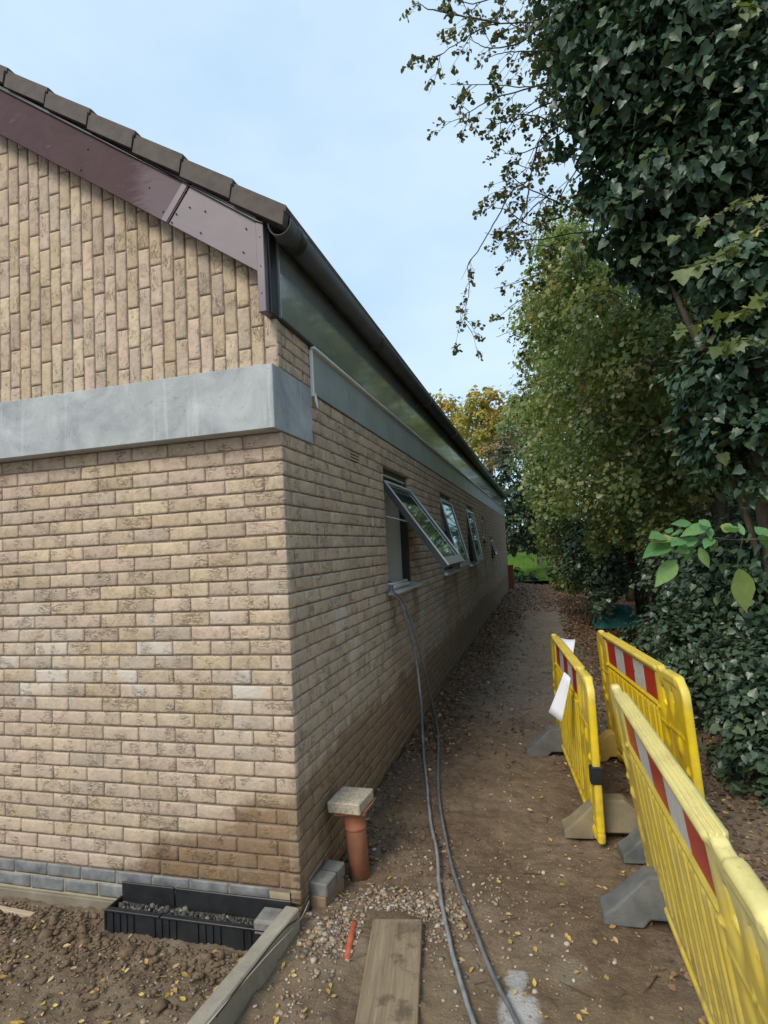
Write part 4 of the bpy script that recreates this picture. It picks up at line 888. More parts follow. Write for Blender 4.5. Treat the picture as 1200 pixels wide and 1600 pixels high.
# ------------------------------------------------------------------ ivy-clad tree
iv = empty('ivy_clad_tree', (3.0, 2.1, -.05), 0, 'tall dark tree smothered in large-leaved ivy at the upper right', 'tree')
trunk_pts = [(3.0, 2.1, -.1), (2.92, 2.0, 1.5), (2.8, 1.9, 3.0), (2.6, 1.9, 4.4), (2.4, 2.0, 5.8), (2.3, 2.1, 7.0)]
limb(iv, trunk_pts, .20, .07, M['bark'], 'trunk', .02, 10, 1)
iblobs = [B(*a) for a in ((935, 30, 78, 4.4), (1000, 140, 105, 4.3), (948, 215, 62, 4.4), (1085, 50, 125, 4.0), (1160, 190, 120, 4.0), (1050, 280, 95, 4.2), (962, 345, 52, 4.5), (1100, 385, 90, 4.4), (1185, 420, 80, 4.6), (1020, 405, 55, 4.4), (1150, 600, 85, 4.2), (1195, 700, 85, 4.0), (1120, 690, 55, 4.4), (1010, -80, 110, 4.3), (1130, -90, 130, 4.1), (905, -40, 60, 4.6), (1230, 60, 90, 4.0), (1240, 560, 80, 4.2), (1230, 300, 90, 4.2), (1190, 500, 60, 5.0), (1150, 470, 50, 4.3), (1180, 350, 60, 4.0), (1165, 440, 60, 3.8), (1190, 520, 60, 3.8), (1140, 410, 50, 3.9), (1245, 900, 90, 4.2))]
for i, b in enumerate(iblobs[:14]):
    c = b[0]; zt0 = min(max(c[2]-.9, .6), 6.5); k = np.interp(zt0, [p[2] for p in trunk_pts], range(6)); a = np.array(trunk_pts[int(k)]); limb(iv, [a, (a+c)/2+(0, 0, .15), c], .05, .015, M['bark'], 'branch', .02, 6, i+3)
foliage('ivy_foliage', iv, iblobs, 'ivy', .066, 2.0, M['ivy'], 21, droop=.9, up=.45, rand=.75, most=280, pname='ivy_leaf')
# ------------------------------------------------------------------ overhanging hawthorn with open branches
hw = empty('hawthorn_tree', (3.6, 4.2, -.05), 0, 'hawthorn tree whose thin leafy branches hang open against the sky', 'tree')
limb(hw, [(3.6, 4.2, -.1), (3.3, 3.8, 1.8), (3.0, 3.4, 3.6), (2.7, 3.0, 5.0), (2.3, 2.8, 6.0)], .13, .05, M['bark'], 'trunk', .02, 9, 2)
rg = np.random.default_rng(77); TW = MB(); LP, LN, LT, LS = [], [], [], []
def spray(pts, r0, leaf, tw_len, dens, droop=.35, lv=1, sink=None):
    L = smooth_line(pts, 8); L = L+np.cumsum(rg.normal(size=L.shape)*.0028, 0)*(lv > 0); seg = np.linalg.norm(np.diff(L, axis=0), axis=1).sum(); TW.tube(L, np.linspace(r0, r0*.3, len(L)), 5)
    n = max(2, int(seg*dens))
    for k in range(n):
        t_ = rg.uniform(.08, 1); i = min(int(t_*(len(L)-1)), len(L)-2); p = L[i]; d = L[i+1]-L[i]; d /= np.linalg.norm(d)+1e-9
        s_ = rg.normal(size=3); s_ -= d*(s_@d); s_ /= np.linalg.norm(s_); ln = tw_len*(.4+.8*rg.random())*(1.1-.5*t_)
        e1 = p+(d*.6+s_*.75+np.array([0, 0, -droop*.5]))*ln*.5; e2 = e1+(d*.7+s_*.45+np.array([0, 0, -droop]))*ln*.5
        if lv > 0: spray([p, e1, e2], r0*.42, leaf, tw_len*.42, dens*1.5, droop, lv-1)
        else:
            TW.tube(np.array([p, e1, e2]), [r0*.5, r0*.4, r0*.2], 4)
            for _ in range(rg.integers(8, 13)):
                q = p+(e2-p)*rg.uniform(.3, 1.05)+rg.normal(size=3)*.012; LP.append(q); LN.append(rg.normal(size=3)*.7+(0, 0, .6)); LT.append(d+rg.normal(size=3)*.7+(0, 0, -.3)); LS.append(leaf*rg.uniform(.6, 1.2))
HB = [([(1041, 0), (929, 79), (878, 124), (820, 170), (790, 205)], 5.0), ([(900, 190), (864, 217), (817, 236), (789, 236)], 5.0), ([(870, 200), (840, 224), (826, 280), (798, 303), (770, 350), (745, 390), (724, 422), (727, 450), (723, 480), (719, 512)], 5.0),
      ([(826, 290), (822, 322), (803, 355), (785, 373)], 5.0), ([(960, 200), (901, 261), (873, 299), (850, 327)], 5.2), ([(930, 10), (840, 28), (757, 37), (700, 75), (662, 98)], 4.6), ([(780, 35), (710, 23), (668, 14), (656, 7)], 4.6),
      ([(960, 120), (901, 131), (836, 135), (770, 132), (703, 131)], 4.8), ([(880, 120), (827, 140), (780, 154), (738, 173), (710, 200)], 4.8), ([(960, 360), (901, 364), (836, 373), (790, 369), (757, 360)], 5.6), ([(860, 0), (800, -10), (740, 5), (700, -10)], 4.6),
      ([(900, 60), (840, 80), (790, 85), (750, 100)], 4.7), ([(880, 200), (840, 180), (800, 175), (770, 200)], 4.9), ([(860, 300), (830, 330), (800, 370)], 5.2), ([(900, 70), (860, 60), (810, 40), (770, 10)], 4.7), ([(930, 100), (880, 160), (850, 200), (820, 260)], 5.0), ([(920, 240), (870, 250), (830, 262), (800, 250)], 5.1), ([(900, 330), (850, 310), (810, 290), (782, 262)], 5.2), ([(850, 40), (800, 70), (760, 75), (730, 60)], 4.7), ([(890, 150), (845, 165), (800, 190), (760, 185)], 4.9), ([(880, 340), (830, 352), (790, 330), (760, 325)], 5.3)]
for pp_, t_ in HB: spray([at(x, y, t_) for i, (x, y) in enumerate(pp_)], .008, .041, .36, 7.0, lv=1)
for pp_, t_ in (([(900, 400), (859, 420), (817, 439), (772, 450)], 7), ([(880, 450), (817, 467), (775, 498)], 7.5), ([(880, 505), (827, 509), (775, 527)], 8), ([(900, 560), (850, 560), (800, 575)], 8), ([(880, 620), (840, 600), (805, 605)], 9)):
    spray([at(x, y, t_) for x, y in pp_], .010, .05, .40, 3.0, lv=1)
for (x0, y0, x1, y1, t_) in ((880, 395, 812, 392, 7), (870, 430, 800, 440, 7), (860, 540, 806, 548, 8.5), (850, 590, 800, 610, 9.5), (860, 480, 812, 470, 8), (850, 650, 806, 652, 11), (980, 470, 930, 455, 5.9), (1060, 560, 960, 600, 5.2), (1000, 620, 920, 640, 6.2), (1080, 650, 1000, 690, 5.6)):
    spray([at(x0, y0, t_), at((x0+x1)/2, (y0+y1)/2-8, t_-.1), at(x1, y1, t_-.2)], .008, .055, .32, 6.5, lv=1)
o = mesh_obj('twigs', np.array(TW.v)-np.array(hw.location), TW.f, M['twig'], hw); o['kind'] = 'stuff'
V, F = inst(leaf_tpl('haw'), np.array(LP), np.array(LN), np.array(LT), np.array(LS), rg); o = mesh_obj('leaves', V-np.array(hw.location), F, M['haw'], hw, False, {'rnd': np.repeat(rg.random(len(LP)), 6)}); o['kind'] = 'stuff'
foliage('crown', hw, [B(*a) for a in ((880, 75, 50, 5.4), (905, 150, 45, 5.4), (870, 20, 50, 5.2), (925, 310, 32, 5.6), (935, -60, 60, 5.3))], 'haw', .045, 1.1, M['haw'], 31, clump=.2)
# ------------------------------------------------------------------ middle trees of the hedge
def tree(name, loc_, label, blobs, kind, leaf, cover, mat, seed, trunks, cat='tree', group=None, clump=.17, bark='bark', up=.5):
    r = empty(name, loc_, 0, label, cat, group)
    for i, tr in enumerate(trunks): limb(r, tr[0], tr[1], tr[2], M[bark], 'trunk', .02, 9, seed+i)
    for i, b in enumerate(blobs[:12]):
        tr = trunks[i % len(trunks)][0]; a = np.array(tr[-1]) if i % 2 else np.array(tr[-2]); c = np.array(b[0]); limb(r, [a, (a+c)/2+(0, 0, .1), c], .04, .012, M[bark], 'branch', .04, 5, seed+20+i)
    foliage('crown', r, blobs, kind, leaf, cover, mat, seed+50, clump=clump, up=up); return r
g_ = 'hedge trees along the right of the path'
tree('field_maple', (3.25, 9.6, 0), 'olive green tree with a pale forked trunk in the middle of the hedge', [B(*a) for a in ((930, 600, 85, 8.2), (870, 620, 55, 10.0), (1000, 640, 90, 7.4), (940, 730, 85, 8.8), (1010, 760, 75, 7.6), (870, 710, 52, 10.5), (900, 520, 60, 9.0), (850, 560, 40, 10.5), (1075, 740, 60, 7.0), (1060, 640, 70, 7.0), (985, 805, 44, 8.6), (920, 820, 55, 10.0), (1060, 830, 50, 7.2))],
     'haw', .066, 1.25, M['hedge'], 100, [([tuple(at(1008, 972, 11.6)), tuple(at(1000, 920, 11.4)), tuple(at(984, 860, 11.2)), tuple(at(975, 780, 11))], .15, .08), ([tuple(at(1030, 975, 11.2)), tuple(at(1028, 915, 11.1)), tuple(at(1022, 850, 11)), tuple(at(1015, 770, 10.8))], .13, .07)], group=g_)
tree('hazel_tree', (3.6, 5.6, 0), 'yellowish green hazel tree leaning over the path below the ivy', [B(*a) for a in ((890, 445, 62, 7.0), (960, 490, 82, 6.4), (1040, 540, 82, 5.8), (1100, 560, 60, 5.4), (860, 500, 50, 7.8), (1000, 560, 70, 6.2), (900, 400, 45, 6.8), (870, 390, 35, 7.4), (940, 560, 60, 7.0), (1110, 480, 50, 5.6))],
     'haw', .058, 1.15, M['hedge'], 200, [([(3.6, 5.6, -.1), (3.4, 5.2, 1.5), (3.1, 4.9, 2.9), (2.8, 4.7, 3.8)], .12, .05)], group=g_)
tree('elder_tree', (3.9, 13.5, 0), 'green tree further along the hedge near the end of the path', [B(*a) for a in ((850, 660, 42, 13), (858, 730, 48, 13), (880, 790, 50, 12.5), (850, 780, 30, 14), (905, 850, 42, 12.5), (835, 640, 28, 15), (868, 840, 34, 15), (895, 900, 26, 12.8))],
     'haw', .088, 1.3, M['hedge'], 300, [([(3.4, 13.5, -.1), (3.1, 13.3, 1.6), (2.8, 13.0, 3.2)], .13, .06)], group=g_)
# backing trees further right so that the hedge is dense
tree('holly_tree', (5.6, 7.2, 0), 'dark evergreen tree standing behind the hedge at the right edge', [((5.2, 6.6, 1.2), 1.3), ((5.6, 7.4, 2.8), 1.5), ((5.2, 6.2, 4.2), 1.4), ((4.6, 8.6, 3.6), 1.3), ((4.4, 8.9, 1.6), 1.2), ((5.0, 5.0, 2.6), 1.2), ((5.4, 4.6, 4.2), 1.2), ((4.9, 4.3, 1.0), 1.1), ((5.2, 6.4, 5.6), 1.2), ((4.6, 3.2, 3.4), .9), ((4.5, 3.4, 1.6), .9), ((5.6, 7.2, 6.4), 1.5), ((5.6, 4.6, 6.2), 1.4), ((5.4, 9.2, 5.4), 1.4)],
     'quad', .12, 1.7, M['dark'], 400, [([(5.6, 7.2, -.1), (5.5, 7.1, 2.0), (5.4, 7.0, 4.4)], .16, .08)], group=g_)
tree('yew_tree', (4.8, 12.6, 0), 'dark yew tree behind the forked trunk tree', [((4.6, 12.0, 1.3), 1.4), ((4.4, 12.6, 3.2), 1.5), ((4.8, 14.6, 2.2), 1.6), ((4.2, 11.0, 4.6), 1.2), ((4.6, 16.5, 3), 1.7), ((4.0, 16.3, 1.3), 1.3), ((4.9, 10.4, 1.1), 1.2), ((5.0, 11.5, 6.0), 1.4), ((5.2, 14, 5.4), 1.6), ((5.0, 17.5, 5.0), 1.7), ((5.0, 19.5, 3.2), 1.6)],
     'quad', .13, 1.7, M['dark'], 500, [([(4.8, 12.6, -.1), (4.7, 12.5, 2.0), (4.6, 12.4, 3.8)], .16, .08)], group=g_)
# undergrowth: ivy and bramble mounds, each a plant
ug = 'evergreen undergrowth bushes beside the barriers'
UG = [('bush of dark ivy behind the bright leaf sprig', [(1110, 930, 62, 5.2), (1165, 880, 55, 4.8), (1060, 900, 50, 6.2), (1175, 960, 52, 4.4), (1120, 860, 48, 5.4), (1190, 820, 40, 4.6)]),
      ('bush of ivy and bramble right behind the back barrier', [(1050, 985, 48, 6.0), (1100, 1010, 62, 5.0), (1015, 1000, 34, 6.6), (1150, 1040, 58, 4.5), (1060, 1045, 40, 5.4), (1100, 1080, 38, 4.9)]),
      ('low bush at the right edge beyond the foreground barrier', [(1190, 1110, 60, 4.0), (1150, 1120, 45, 4.2), (1195, 1180, 42, 3.8), (1215, 1040, 60, 4.0), (1160, 1175, 26, 4.0), (1190, 1255, 46, 3.7), (1130, 1190, 30, 4.2), (1215, 1340, 44, 3.4), (1150, 1235, 26, 3.9)]),
      ('leafy bush under the forked trunk tree', [(915, 880, 36, 11.5), (940, 915, 34, 10.8), (950, 890, 34, 10.4), (900, 840, 32, 12), (945, 850, 38, 11), (935, 940, 20, 9.6)]),
      ('dark bush between the tarpaulin and the back barrier', [(1066, 950, 34, 7.4), (1075, 900, 40, 7.4), (1085, 860, 40, 7.0)])]
for i, (lb, bl) in enumerate(UG):
    bb = [B(*a) for a in bl]; c = bb[0][0]; r = empty('ivy_bush', (c[0], c[1], 0), 0, lb, 'bush', ug)
    for k, b in enumerate(bb[:4]): limb(r, [(c[0]+.1*k-.1, c[1]+.05, -.08), (np.array([c[0], c[1], 0])+b[0])/2, b[0]], .02, .006, M['twig'], 'stem', .03, 5, 700+i*9+k)
    foliage('foliage', r, bb, 'ivy' if i in (0, 1, 2) else 'haw', .050 if i in (0, 1, 2) else .07, 1.7, M['under'], 800+i, clump=.2, up=.7)
# ------------------------------------------------------------------ far trees and lawn
tree('dark_evergreen', (3.2, 24.5, 0), 'dark evergreen tree behind the far corner of the building', [B(*a) for a in ((800, 760, 26, 24), (825, 775, 30, 25), (860, 800, 32, 24), (812, 820, 24, 24), (845, 835, 22, 25), (880, 850, 26, 22), (795, 800, 16, 25), (800, 838, 14, 25), (838, 735, 26, 26), (790, 720, 18, 26), (780, 750, 16, 25), (805, 845, 20, 26), (830, 850, 18, 27), (793, 825, 20, 26), (860, 848, 20, 26), (812, 790, 26, 26))],
     'quad', .20, 1.9, M['dark'], 900, [([(3.2, 24.5, -.1), (2.8, 24.3, 1.6), (2.2, 24.0, 3.4)], .15, .08)], group='far trees')
tree('pale_shrub', (-.5, 29, 0), 'tall pale brownish shrub above the gutter end', [B(*a) for a in ((795, 700, 26, 30), (815, 690, 26, 31), (782, 725, 18, 29), (770, 705, 16, 30))], 'quad', .20, 1.6, M['palebush'], 950, [([(1.2, 29, -.1), (1.0, 29, 2), (.8, 29, 4)], .1, .05)], cat='shrub', group='far trees')
tree('autumn_tree', (-1.5, 36, 0), 'golden orange autumn tree rising above the gutter line', [B(*a) for a in ((760, 640, 34, 36), (735, 655, 28, 37), (775, 665, 30, 36), (765, 612, 16, 36), (750, 690, 28, 37), (790, 650, 24, 37), (742, 625, 14, 37), (765, 700, 26, 36))], 'quad', .26, 1.5, M['autumn'], 1000, [([(-1.5, 36, -.1), (-1.6, 36, 4), (-1.7, 35.5, 8)], .25, .1)], group='far trees')
tree('orange_tree', (-4.5, 39, 0), 'smaller thin orange tree left of the golden one', [B(*a) for a in ((700, 640, 22, 39), (688, 622, 12, 39), (712, 665, 22, 39), (722, 640, 16, 39), (735, 700, 26, 39), (690, 655, 16, 39))], 'quad', .26, 1.1, M['autumn'], 1050, [([(-4.5, 39, -.1), (-4.6, 39, 4), (-4.8, 38.5, 8)], .22, .1)], group='far trees')
tree('olive_tree', (3, 33, 0), 'tall olive and gold tree at the end of the hedge', [B(*a) for a in ((820, 650, 32, 32), (835, 690, 34, 31), (812, 620, 18, 32), (850, 640, 26, 30), (855, 600, 22, 30), (800, 670, 22, 33), (860, 500, 50, 31), (905, 440, 65, 31), (950, 520, 75, 30), (885, 590, 55, 29), (965, 630, 70, 29), (1020, 440, 80, 30), (920, 700, 60, 28), (880, 360, 50, 31))], 'quad', .22, 1.5, M['hedge'], 1100, [([(3, 33, -.1), (2.8, 33, 4), (2.4, 32.5, 8)], .25, .1)], group='far trees')
lw = mesh_obj('lawn', [(-40, 21.0, .06), (40, 21.0, .06), (60, 110, 1.1), (-60, 110, 1.1)], [(0, 1, 2, 3)], M['lawn']); tag(lw, kind='structure')
rg = np.random.default_rng(3); n = 26000; gx = rg.uniform(-3, 7, n); gy = 21.2+rg.random(n)**1.5*34; gz_ = .06+(gy-21)*.01168
V, F = inst(leaf_tpl('blade'), np.stack([gx, gy, gz_], 1), rg.normal(size=(n, 3))*.4+(0, -1, .3), rg.normal(size=(n, 3))*.25+(0, 0, 1), rg.uniform(.12, .3, n)*1.2, rg)
tag(mesh_obj('lawn_grass', V, F, M['grass'], None, False, {'rnd': np.repeat(rg.random(n), 5)}), 'bright green grass of the lawn beyond the path', 'grass', kind='stuff')
hd = empty('far_hedge', (0, 58, .4), 0, 'brownish green hedge closing the lawn in the far distance', 'hedge')
foliage('foliage', hd, [((x, 58+math.sin(x), 1.6+.6*math.sin(x*1.7)), (2.6, 1.6, 2.2)) for x in range(-14, 26, 3)], 'quad', .42, 1.5, M['palebush'], 1200)
fb = 'low dark shrubs at the lawn edge'
for i, (px, py, rr, t_) in enumerate(((880, 880, 17, 21), (862, 893, 10, 20.5), (800, 895, 9, 21.5), (835, 899, 7, 20.5), (815, 900, 6, 20.5), (905, 905, 15, 18))):
    c, r_ = B(px, py, rr, t_); r = empty('low_shrub', (c[0], c[1], 0), 0, ('rounded dark shrub right of the lawn gap', 'small dark shrub just left of the rounded one', 'tiny shrub beside the orange post', 'low weed tuft in the middle of the lawn edge', 'low weed tuft at the left of the lawn edge', 'dark shrub at the path end under the hedge')[i], 'shrub', fb)
    foliage('foliage', r, [(c, (r_*1.2, r_, r_))], 'quad', .11, 1.8, M['dark'], 1300+i)

# ------------------------------------------------------------------ near sprigs at the right
sp = empty('bright_sprig', tuple(at(1260, 860, 2.3)), 0, 'sprig of large fresh green leaves reaching in from the right over the barriers', 'branch')
so_ = np.array(sp.location)
def leafpart(parent, b, t_, mat, kind, flat=.55, wid=1.0, name='leaf'):
    b, t_ = np.array(b), np.array(t_); T = t_-b; L = np.linalg.norm(T); T /= L; N = np.array([0, 0, 1.])*flat+(CAM-b)/np.linalg.norm(CAM-b)*.6*1.3+rg.normal(size=3)*.22; N -= T*(N@T); N /= np.linalg.norm(N); Bn = np.cross(T, N)
    tv, tf = leaf_tpl(kind); V = tv*np.array([wid, 1, 1])*L; L_ = {'lf': tv, 'rnd': np.full(len(tv), rg.uniform(.02, .98))}; P = V[:, :1]*Bn+V[:, 1:2]*T+V[:, 2:3]*N+b-np.array(parent.location)
    o = mesh_obj(name, P, [tuple(f) for f in tf.tolist()], mat, parent, True, L_); return o
k4 = lambda x, y: (960+x/4, 700+y/4)
SL = [((380, 560), (215, 575)), ((350, 590), (165, 675)), ((320, 552), (218, 545)), ((370, 520), (298, 512)), ((430, 570), (355, 600)), ((345, 620), (272, 692)), ((385, 700), (250, 875)), ((480, 615), (440, 738)), ((530, 620), (602, 768)), ((570, 555), (645, 640)), ((520, 560), (395, 630)), ((590, 480), (400, 545)), ((530, 450), (610, 490)), ((690, 530), (730, 445)), ((810, 545), (770, 455)), ((965, 555), (860, 470)), ((775, 750), (850, 1075)), ((450, 560), (512, 612)), ((600, 500), (600, 575)), ((480, 470), (345, 470)), ((700, 500), (800, 480)), ((470, 640), (370, 640)), ((860, 545), (800, 590)), ((925, 540), (960, 620)), ((430, 520), (330, 540)), ((610, 560), (560, 620)), ((750, 530), (690, 470)), ((640, 570), (590, 660))]
STM = [[(1290, 850), (1200, 843), (1140, 843), (1100, 838), (1070, 838), (1050, 845)], [(1115, 842), (1090, 828), (1062, 820)], [(1160, 843), (1154, 870), (1152, 888)], [(1070, 838), (1060, 862), (1056, 875)], [(1120, 845), (1116, 862), (1112, 872)]]
dz = lambda x, y: 2.25+.15*math.sin(x*.07)+.1*math.cos(y*.05)
for i, st_ in enumerate(STM): MB().tube(smooth_line([at(x, y, 2.28) for x, y in st_])-so_, np.linspace(.0035 if i == 0 else .002, .0012, (len(st_)-1)*8+1), 6).build('stem', M['twig'], sp, True)
for (b, t_) in SL:
    (bx, by), (tx, ty) = k4(*b), k4(*t_); tx, ty = bx+(tx-bx)*.88, by+(ty-by)*.88; leafpart(sp, at(bx, by, 2.28), at(tx, ty, 2.28+rg.uniform(-.1, .1)), M['bright'], 'ovate', .45, .80)
ms = empty('maple_sprig', tuple(at(1280, 380, 3.0)), 0, 'twigs of lobed yellow-green leaves before the ivy at the right edge', 'branch'); mo = np.array(ms.location)
for st_ in ([(1290, 330), (1200, 350), (1150, 385), (1110, 405), (1065, 420)], [(1270, 290), (1190, 310), (1150, 320), (1095, 350)], [(1290, 430), (1215, 455), (1170, 480), (1120, 500), (1060, 515)], [(1270, 120), (1200, 20), (1150, 5)], [(1290, 620), (1200, 545), (1160, 530), (1120, 545)]):
    L = smooth_line([at(x, y, 3.0) for x, y in st_], 8); MB().tube(L-mo, np.linspace(.006, .0015, len(L)), 5).build('stem', M['twig'], ms, True)
    for k in range(10, len(L), 2):
        for _ in range(2):
            b = L[k]; leafpart(ms, b+rg.normal(size=3)*.006, b+rg.normal(size=3)*.024+np.array([-.006, 0, -.020]), M['maple'], 'maple', .5)
# trailing bramble over the back barrier
s = MB(); s.tube(smooth_line([at(1090, 1082, 3.6), at(1050, 1060, 3.7), at(1030, 1046, 3.7), at(1005, 1028, 3.8), at(990, 1050, 3.8)]), .003, 5); s.tube(smooth_line([at(1100, 1125, 3.5), at(1070, 1110, 3.5), at(1035, 1090, 3.6), at(1010, 1075, 3.8)]), .0025, 5)
tag(s.build('bramble_stem', M['twig'], None, True), 'thin dead bramble stems trailing over the back barrier', 'stem')

# ------------------------------------------------------------------ ground litter, gravel, clods
def ico():
    t = (1+5**.5)/2; v = np.array([(-1, t, 0), (1, t, 0), (-1, -t, 0), (1, -t, 0), (0, -1, t), (0, 1, t), (0, -1, -t), (0, 1, -t), (t, 0, -1), (t, 0, 1), (-t, 0, -1), (-t, 0, 1)], float); v /= np.linalg.norm(v[0])
    return v, np.array([(0, 11, 5), (0, 5, 1), (0, 1, 7), (0, 7, 10), (0, 10, 11), (1, 5, 9), (5, 11, 4), (11, 10, 2), (10, 7, 6), (7, 1, 8), (3, 9, 4), (3, 4, 2), (3, 2, 6), (3, 6, 8), (3, 8, 9), (4, 9, 5), (2, 4, 11), (6, 2, 10), (8, 6, 7), (9, 8, 1)])
IC = ico()
def blocked(x, y):                            # where other things lie on the ground
    return ((x < 0) & (y > -.01) & (y < LEN)) | ((x > -1.06) & (x < .03) & (y > -.2) & (y < 0)) | ((x > -.09) & (x < .05) & (y < -.02) & (x < .04)) | ((x > .30) & (x < .70) & (y < .13) & (y > -1.6) & (x > .33+.1*(-y)-.02) & (x < .57-.2*y*.8))
def pebbles(x, y, size, mat, name, label, cat, seed, lift=.25, flat=.6):
    rg = np.random.default_rng(seed); k = ~blocked(x, y); x, y, size = x[k], y[k], size[k]; n = len(x); z = Hn(x, y)
    V, F = IC; s3 = size[:, None]*rg.uniform(.55, 1.2, (n, 3))*np.array([1, 1, flat]); j = 1+rg.normal(size=(n, 12, 1))*(.28 if 'clod' in name else .17); a = rg.uniform(0, 6.28, n); ca_, sa_ = np.cos(a), np.sin(a)
    P = V[None]*j*s3[:, None]; X = P[..., 0]*ca_[:, None]-P[..., 1]*sa_[:, None]; Y = P[..., 0]*sa_[:, None]+P[..., 1]*ca_[:, None]
    VV = np.stack([X+x[:, None], Y+y[:, None], P[..., 2]+z[:, None]+(size*lift)[:, None]], -1).reshape(-1, 3); FF = (F[None]+(np.arange(n)*12)[:, None, None]).reshape(-1, 3)
    return tag(mesh_obj(name, VV, FF, mat, None, False, {'rnd': np.repeat(rg.random(n), 12)}), label, cat, kind='stuff')
rg = np.random.default_rng(9)
def cl(cx, cy, sx, sy, n): return rg.normal(cx, sx, n), rg.normal(cy, sy, n)
gx, gy = zip(*[cl(.20, -.10, .09, .09, 700), cl(.50, .20, .15, .05, 520), cl(.66, .10, .08, .09, 260), cl(.95, .15, .25, .3, 300), cl(.25, .15, .10, .08, 240), cl(.4, .5, .3, .3, 200), cl(.1, -.5, .15, .2, 240), cl(.5, -.3, .3, .3, 160)])
gx, gy = np.concatenate(gx), np.concatenate(gy); pebbles(gx, gy, rg.gamma(3.0, .0018, len(gx))+.0022, M['stone'], 'gravel', 'mixed flint gravel scattered round the board and pipe', 'gravel', 1)
n = 3400; gx = rg.uniform(.0, 2.0, n); gy = rg.uniform(-1, 9, n)**1.0; pebbles(gx, gy, rg.gamma(2, .0013, n)+.0012+.0005*np.maximum(gy, 0), M['stone'], 'path_grit', 'fine pale grit trodden into the path', 'gravel', 2)
n = 2600; gx = rg.uniform(-2.3, -.05, n); gy = rg.uniform(-1.2, -.05, n); pebbles(gx, gy, rg.gamma(2, .0016, n)+.0015, M['stone'], 'soil_grit', 'small stones in the bare soil at the lower left', 'gravel', 3)
n = 5200; gx = rg.uniform(-2.3, -.05, n); gy = -.05-rg.gamma(1.6, .14, n); pebbles(gx, gy, rg.gamma(1.5, .0040, n)+.0025, M['clod'], 'soil_clods', 'dark crumbly soil clods heaped along the front wall', 'soil', 4, .2)
n = 3600; gx = .02+rg.gamma(1.5, .17, n); gy = rg.uniform(.4, 7, n); k = gx < .9; pebbles(gx[k], gy[k], rg.gamma(1.5, .0042, k.sum())+.003, M['clod'], 'trench_clods', 'dark loose soil along the foot of the side wall', 'soil', 5, .2)
gx = rg.uniform(-.96, -.06, 900); gy = rg.uniform(-.136, -.05, 900); z0 = -.132
V, F = IC; sz = rg.gamma(1.8, .0019, 900)+.002; P = V[None]*(1+rg.normal(size=(900, 12, 1))*.16)*sz[:, None, None]; hh = .016*fbm(gx, gy, 6, 3, 4)
VV = (P+np.stack([gx, gy, z0-.010+hh+sz*.5], 1)[:, None]).reshape(-1, 3); FF = (F[None]+(np.arange(900)*12)[:, None, None]).reshape(-1, 3)
tag(mesh_obj('channel_grit', VV, FF, M['greystone'], None, False, {'rnd': np.repeat(rg.random(900), 12)}), 'grey grit and rubble lying in the black channel', 'gravel', kind='stuff')
def fallen(x, y, size, mat, name, label, seed, kind='ovate', lift=.006, tilt=.28):
    rg = np.random.default_rng(seed); k = ~blocked(x, y); x, y, size = x[k], y[k], size[k]; n = len(x); z = Hn(x, y)+lift+rg.random(n)*.006
    V, F = inst(leaf_tpl(kind), np.stack([x, y, z], 1), rg.normal(size=(n, 3))*tilt+(0, 0, 1), rg.normal(size=(n, 3))*(1, 1, .1), size, rg)
    return tag(mesh_obj(name, V, F, mat, None, False, {'rnd': np.repeat(rg.random(n), len(leaf_tpl(kind)[0]))}), label, 'leaves', kind='stuff')
n = 2600; gx = rg.uniform(.0, 2.3, n); gy = rg.uniform(-1, 11, n); k = fbm(gx, gy, 2.2, 3, 41)+rg.random(n)*.25 > .55; gx, gy = gx[k], gy[k]; n = len(gx); fallen(gx, gy, rg.uniform(.014, .036, n), M['fallen'], 'fallen_leaves', 'small yellow and tan fallen leaves strewn over the path', 11)
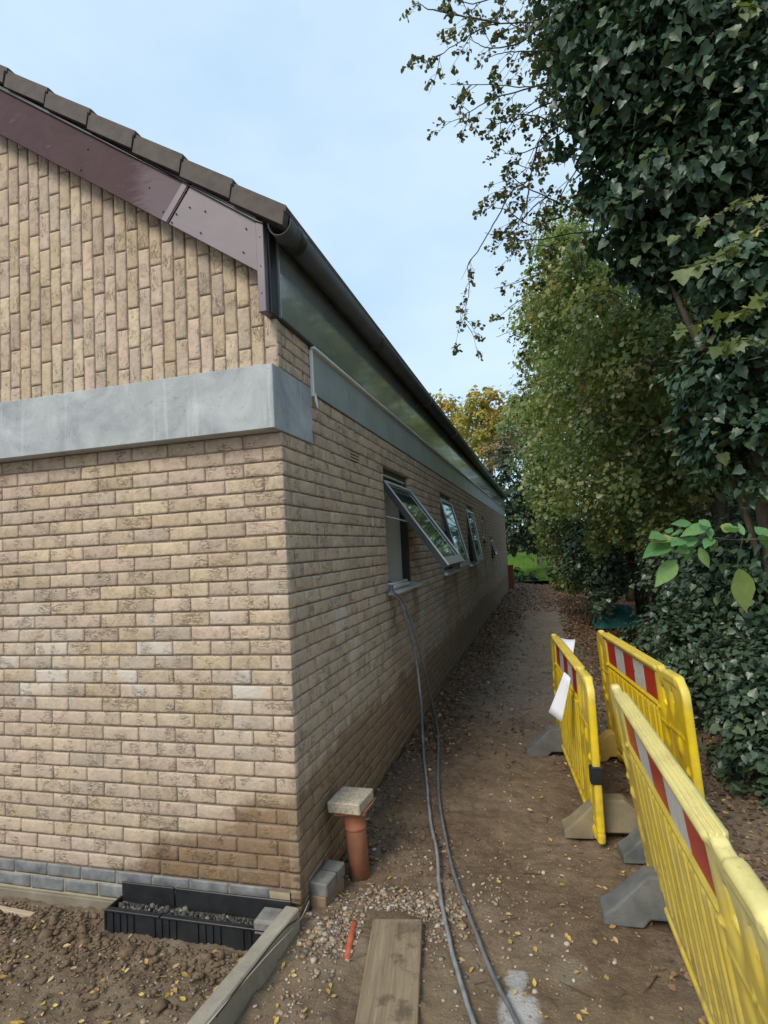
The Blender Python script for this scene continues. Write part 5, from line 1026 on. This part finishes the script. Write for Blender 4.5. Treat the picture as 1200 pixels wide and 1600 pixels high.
n = 260; gx = rg.uniform(-2.3, -.05, n); gy = rg.uniform(-1.2, -.12, n); fallen(gx, gy, rg.uniform(.02, .045, n), M['fallen'], 'soil_leaves', 'yellow fallen leaves on the bare soil at the lower left', 12)
n = 21000; gx = 1.5+rg.gamma(2.2, .45, n); gy = rg.uniform(-1, 20, n); k = gx > 1.25+.3*np.sin(gy); fallen(gx[k], gy[k], rg.uniform(.018, .038, k.sum())*(1+.05*np.maximum(gy[k], 0)), M['litter'], 'leaf_litter', 'reddish brown leaf litter under the hedge', 13, 'haw', tilt=.5)
n = 5000; gx = rg.uniform(0, 2.2, n); gy = rg.uniform(8, 21, n); k = (np.abs(gx-1.15) > .38) | (gy > 12); fallen(gx[k], gy[k], rg.uniform(.04, .075, k.sum()), M['litter'], 'far_leaf_litter', 'brown leaves covering the far end of the path', 14, 'haw', tilt=.5)
n = 2600; gx = .05+rg.gamma(1.6, .18, n); gy = rg.uniform(2, 12, n); fallen(gx, gy, rg.uniform(.025, .05, n), M['litter'], 'wall_leaf_litter', 'brown leaves gathered along the foot of the side wall', 15, 'haw', tilt=.5)
rg = np.random.default_rng(31); n = 700; gx = np.concatenate([rg.uniform(.1, 2.2, 260), 1.6+rg.gamma(2, .4, 440)]); gy = rg.uniform(-1, 10, n); k = ~blocked(gx, gy); gx, gy = gx[k], gy[k]; n = len(gx)
tw = (np.array([(-.018, 0, 0), (.018, 0, 0), (0, 0, .03), (-.022, .5, .01), (.014, .5, .01), (-.004, .5, .04), (.03, 1, 0), (.04, 1, 0), (.035, 1, .01)], float), np.array([(0, 3, 4), (0, 4, 1), (1, 4, 5), (1, 5, 2), (2, 5, 3), (2, 3, 0), (3, 6, 7), (3, 7, 4), (4, 7, 8), (4, 8, 5), (5, 8, 6), (5, 6, 3)]))
V, F = inst(tw, np.stack([gx, gy, Hn(gx, gy)+.006], 1), rg.normal(size=(n, 3))*.12+(0, 0, 1), rg.normal(size=(n, 3))*(1, 1, .08), rg.uniform(.04, .16, n), rg)
tag(mesh_obj('fallen_twigs', V, F, M['twig']), 'short dead twigs scattered on the path and under the hedge', 'twigs', kind='stuff')
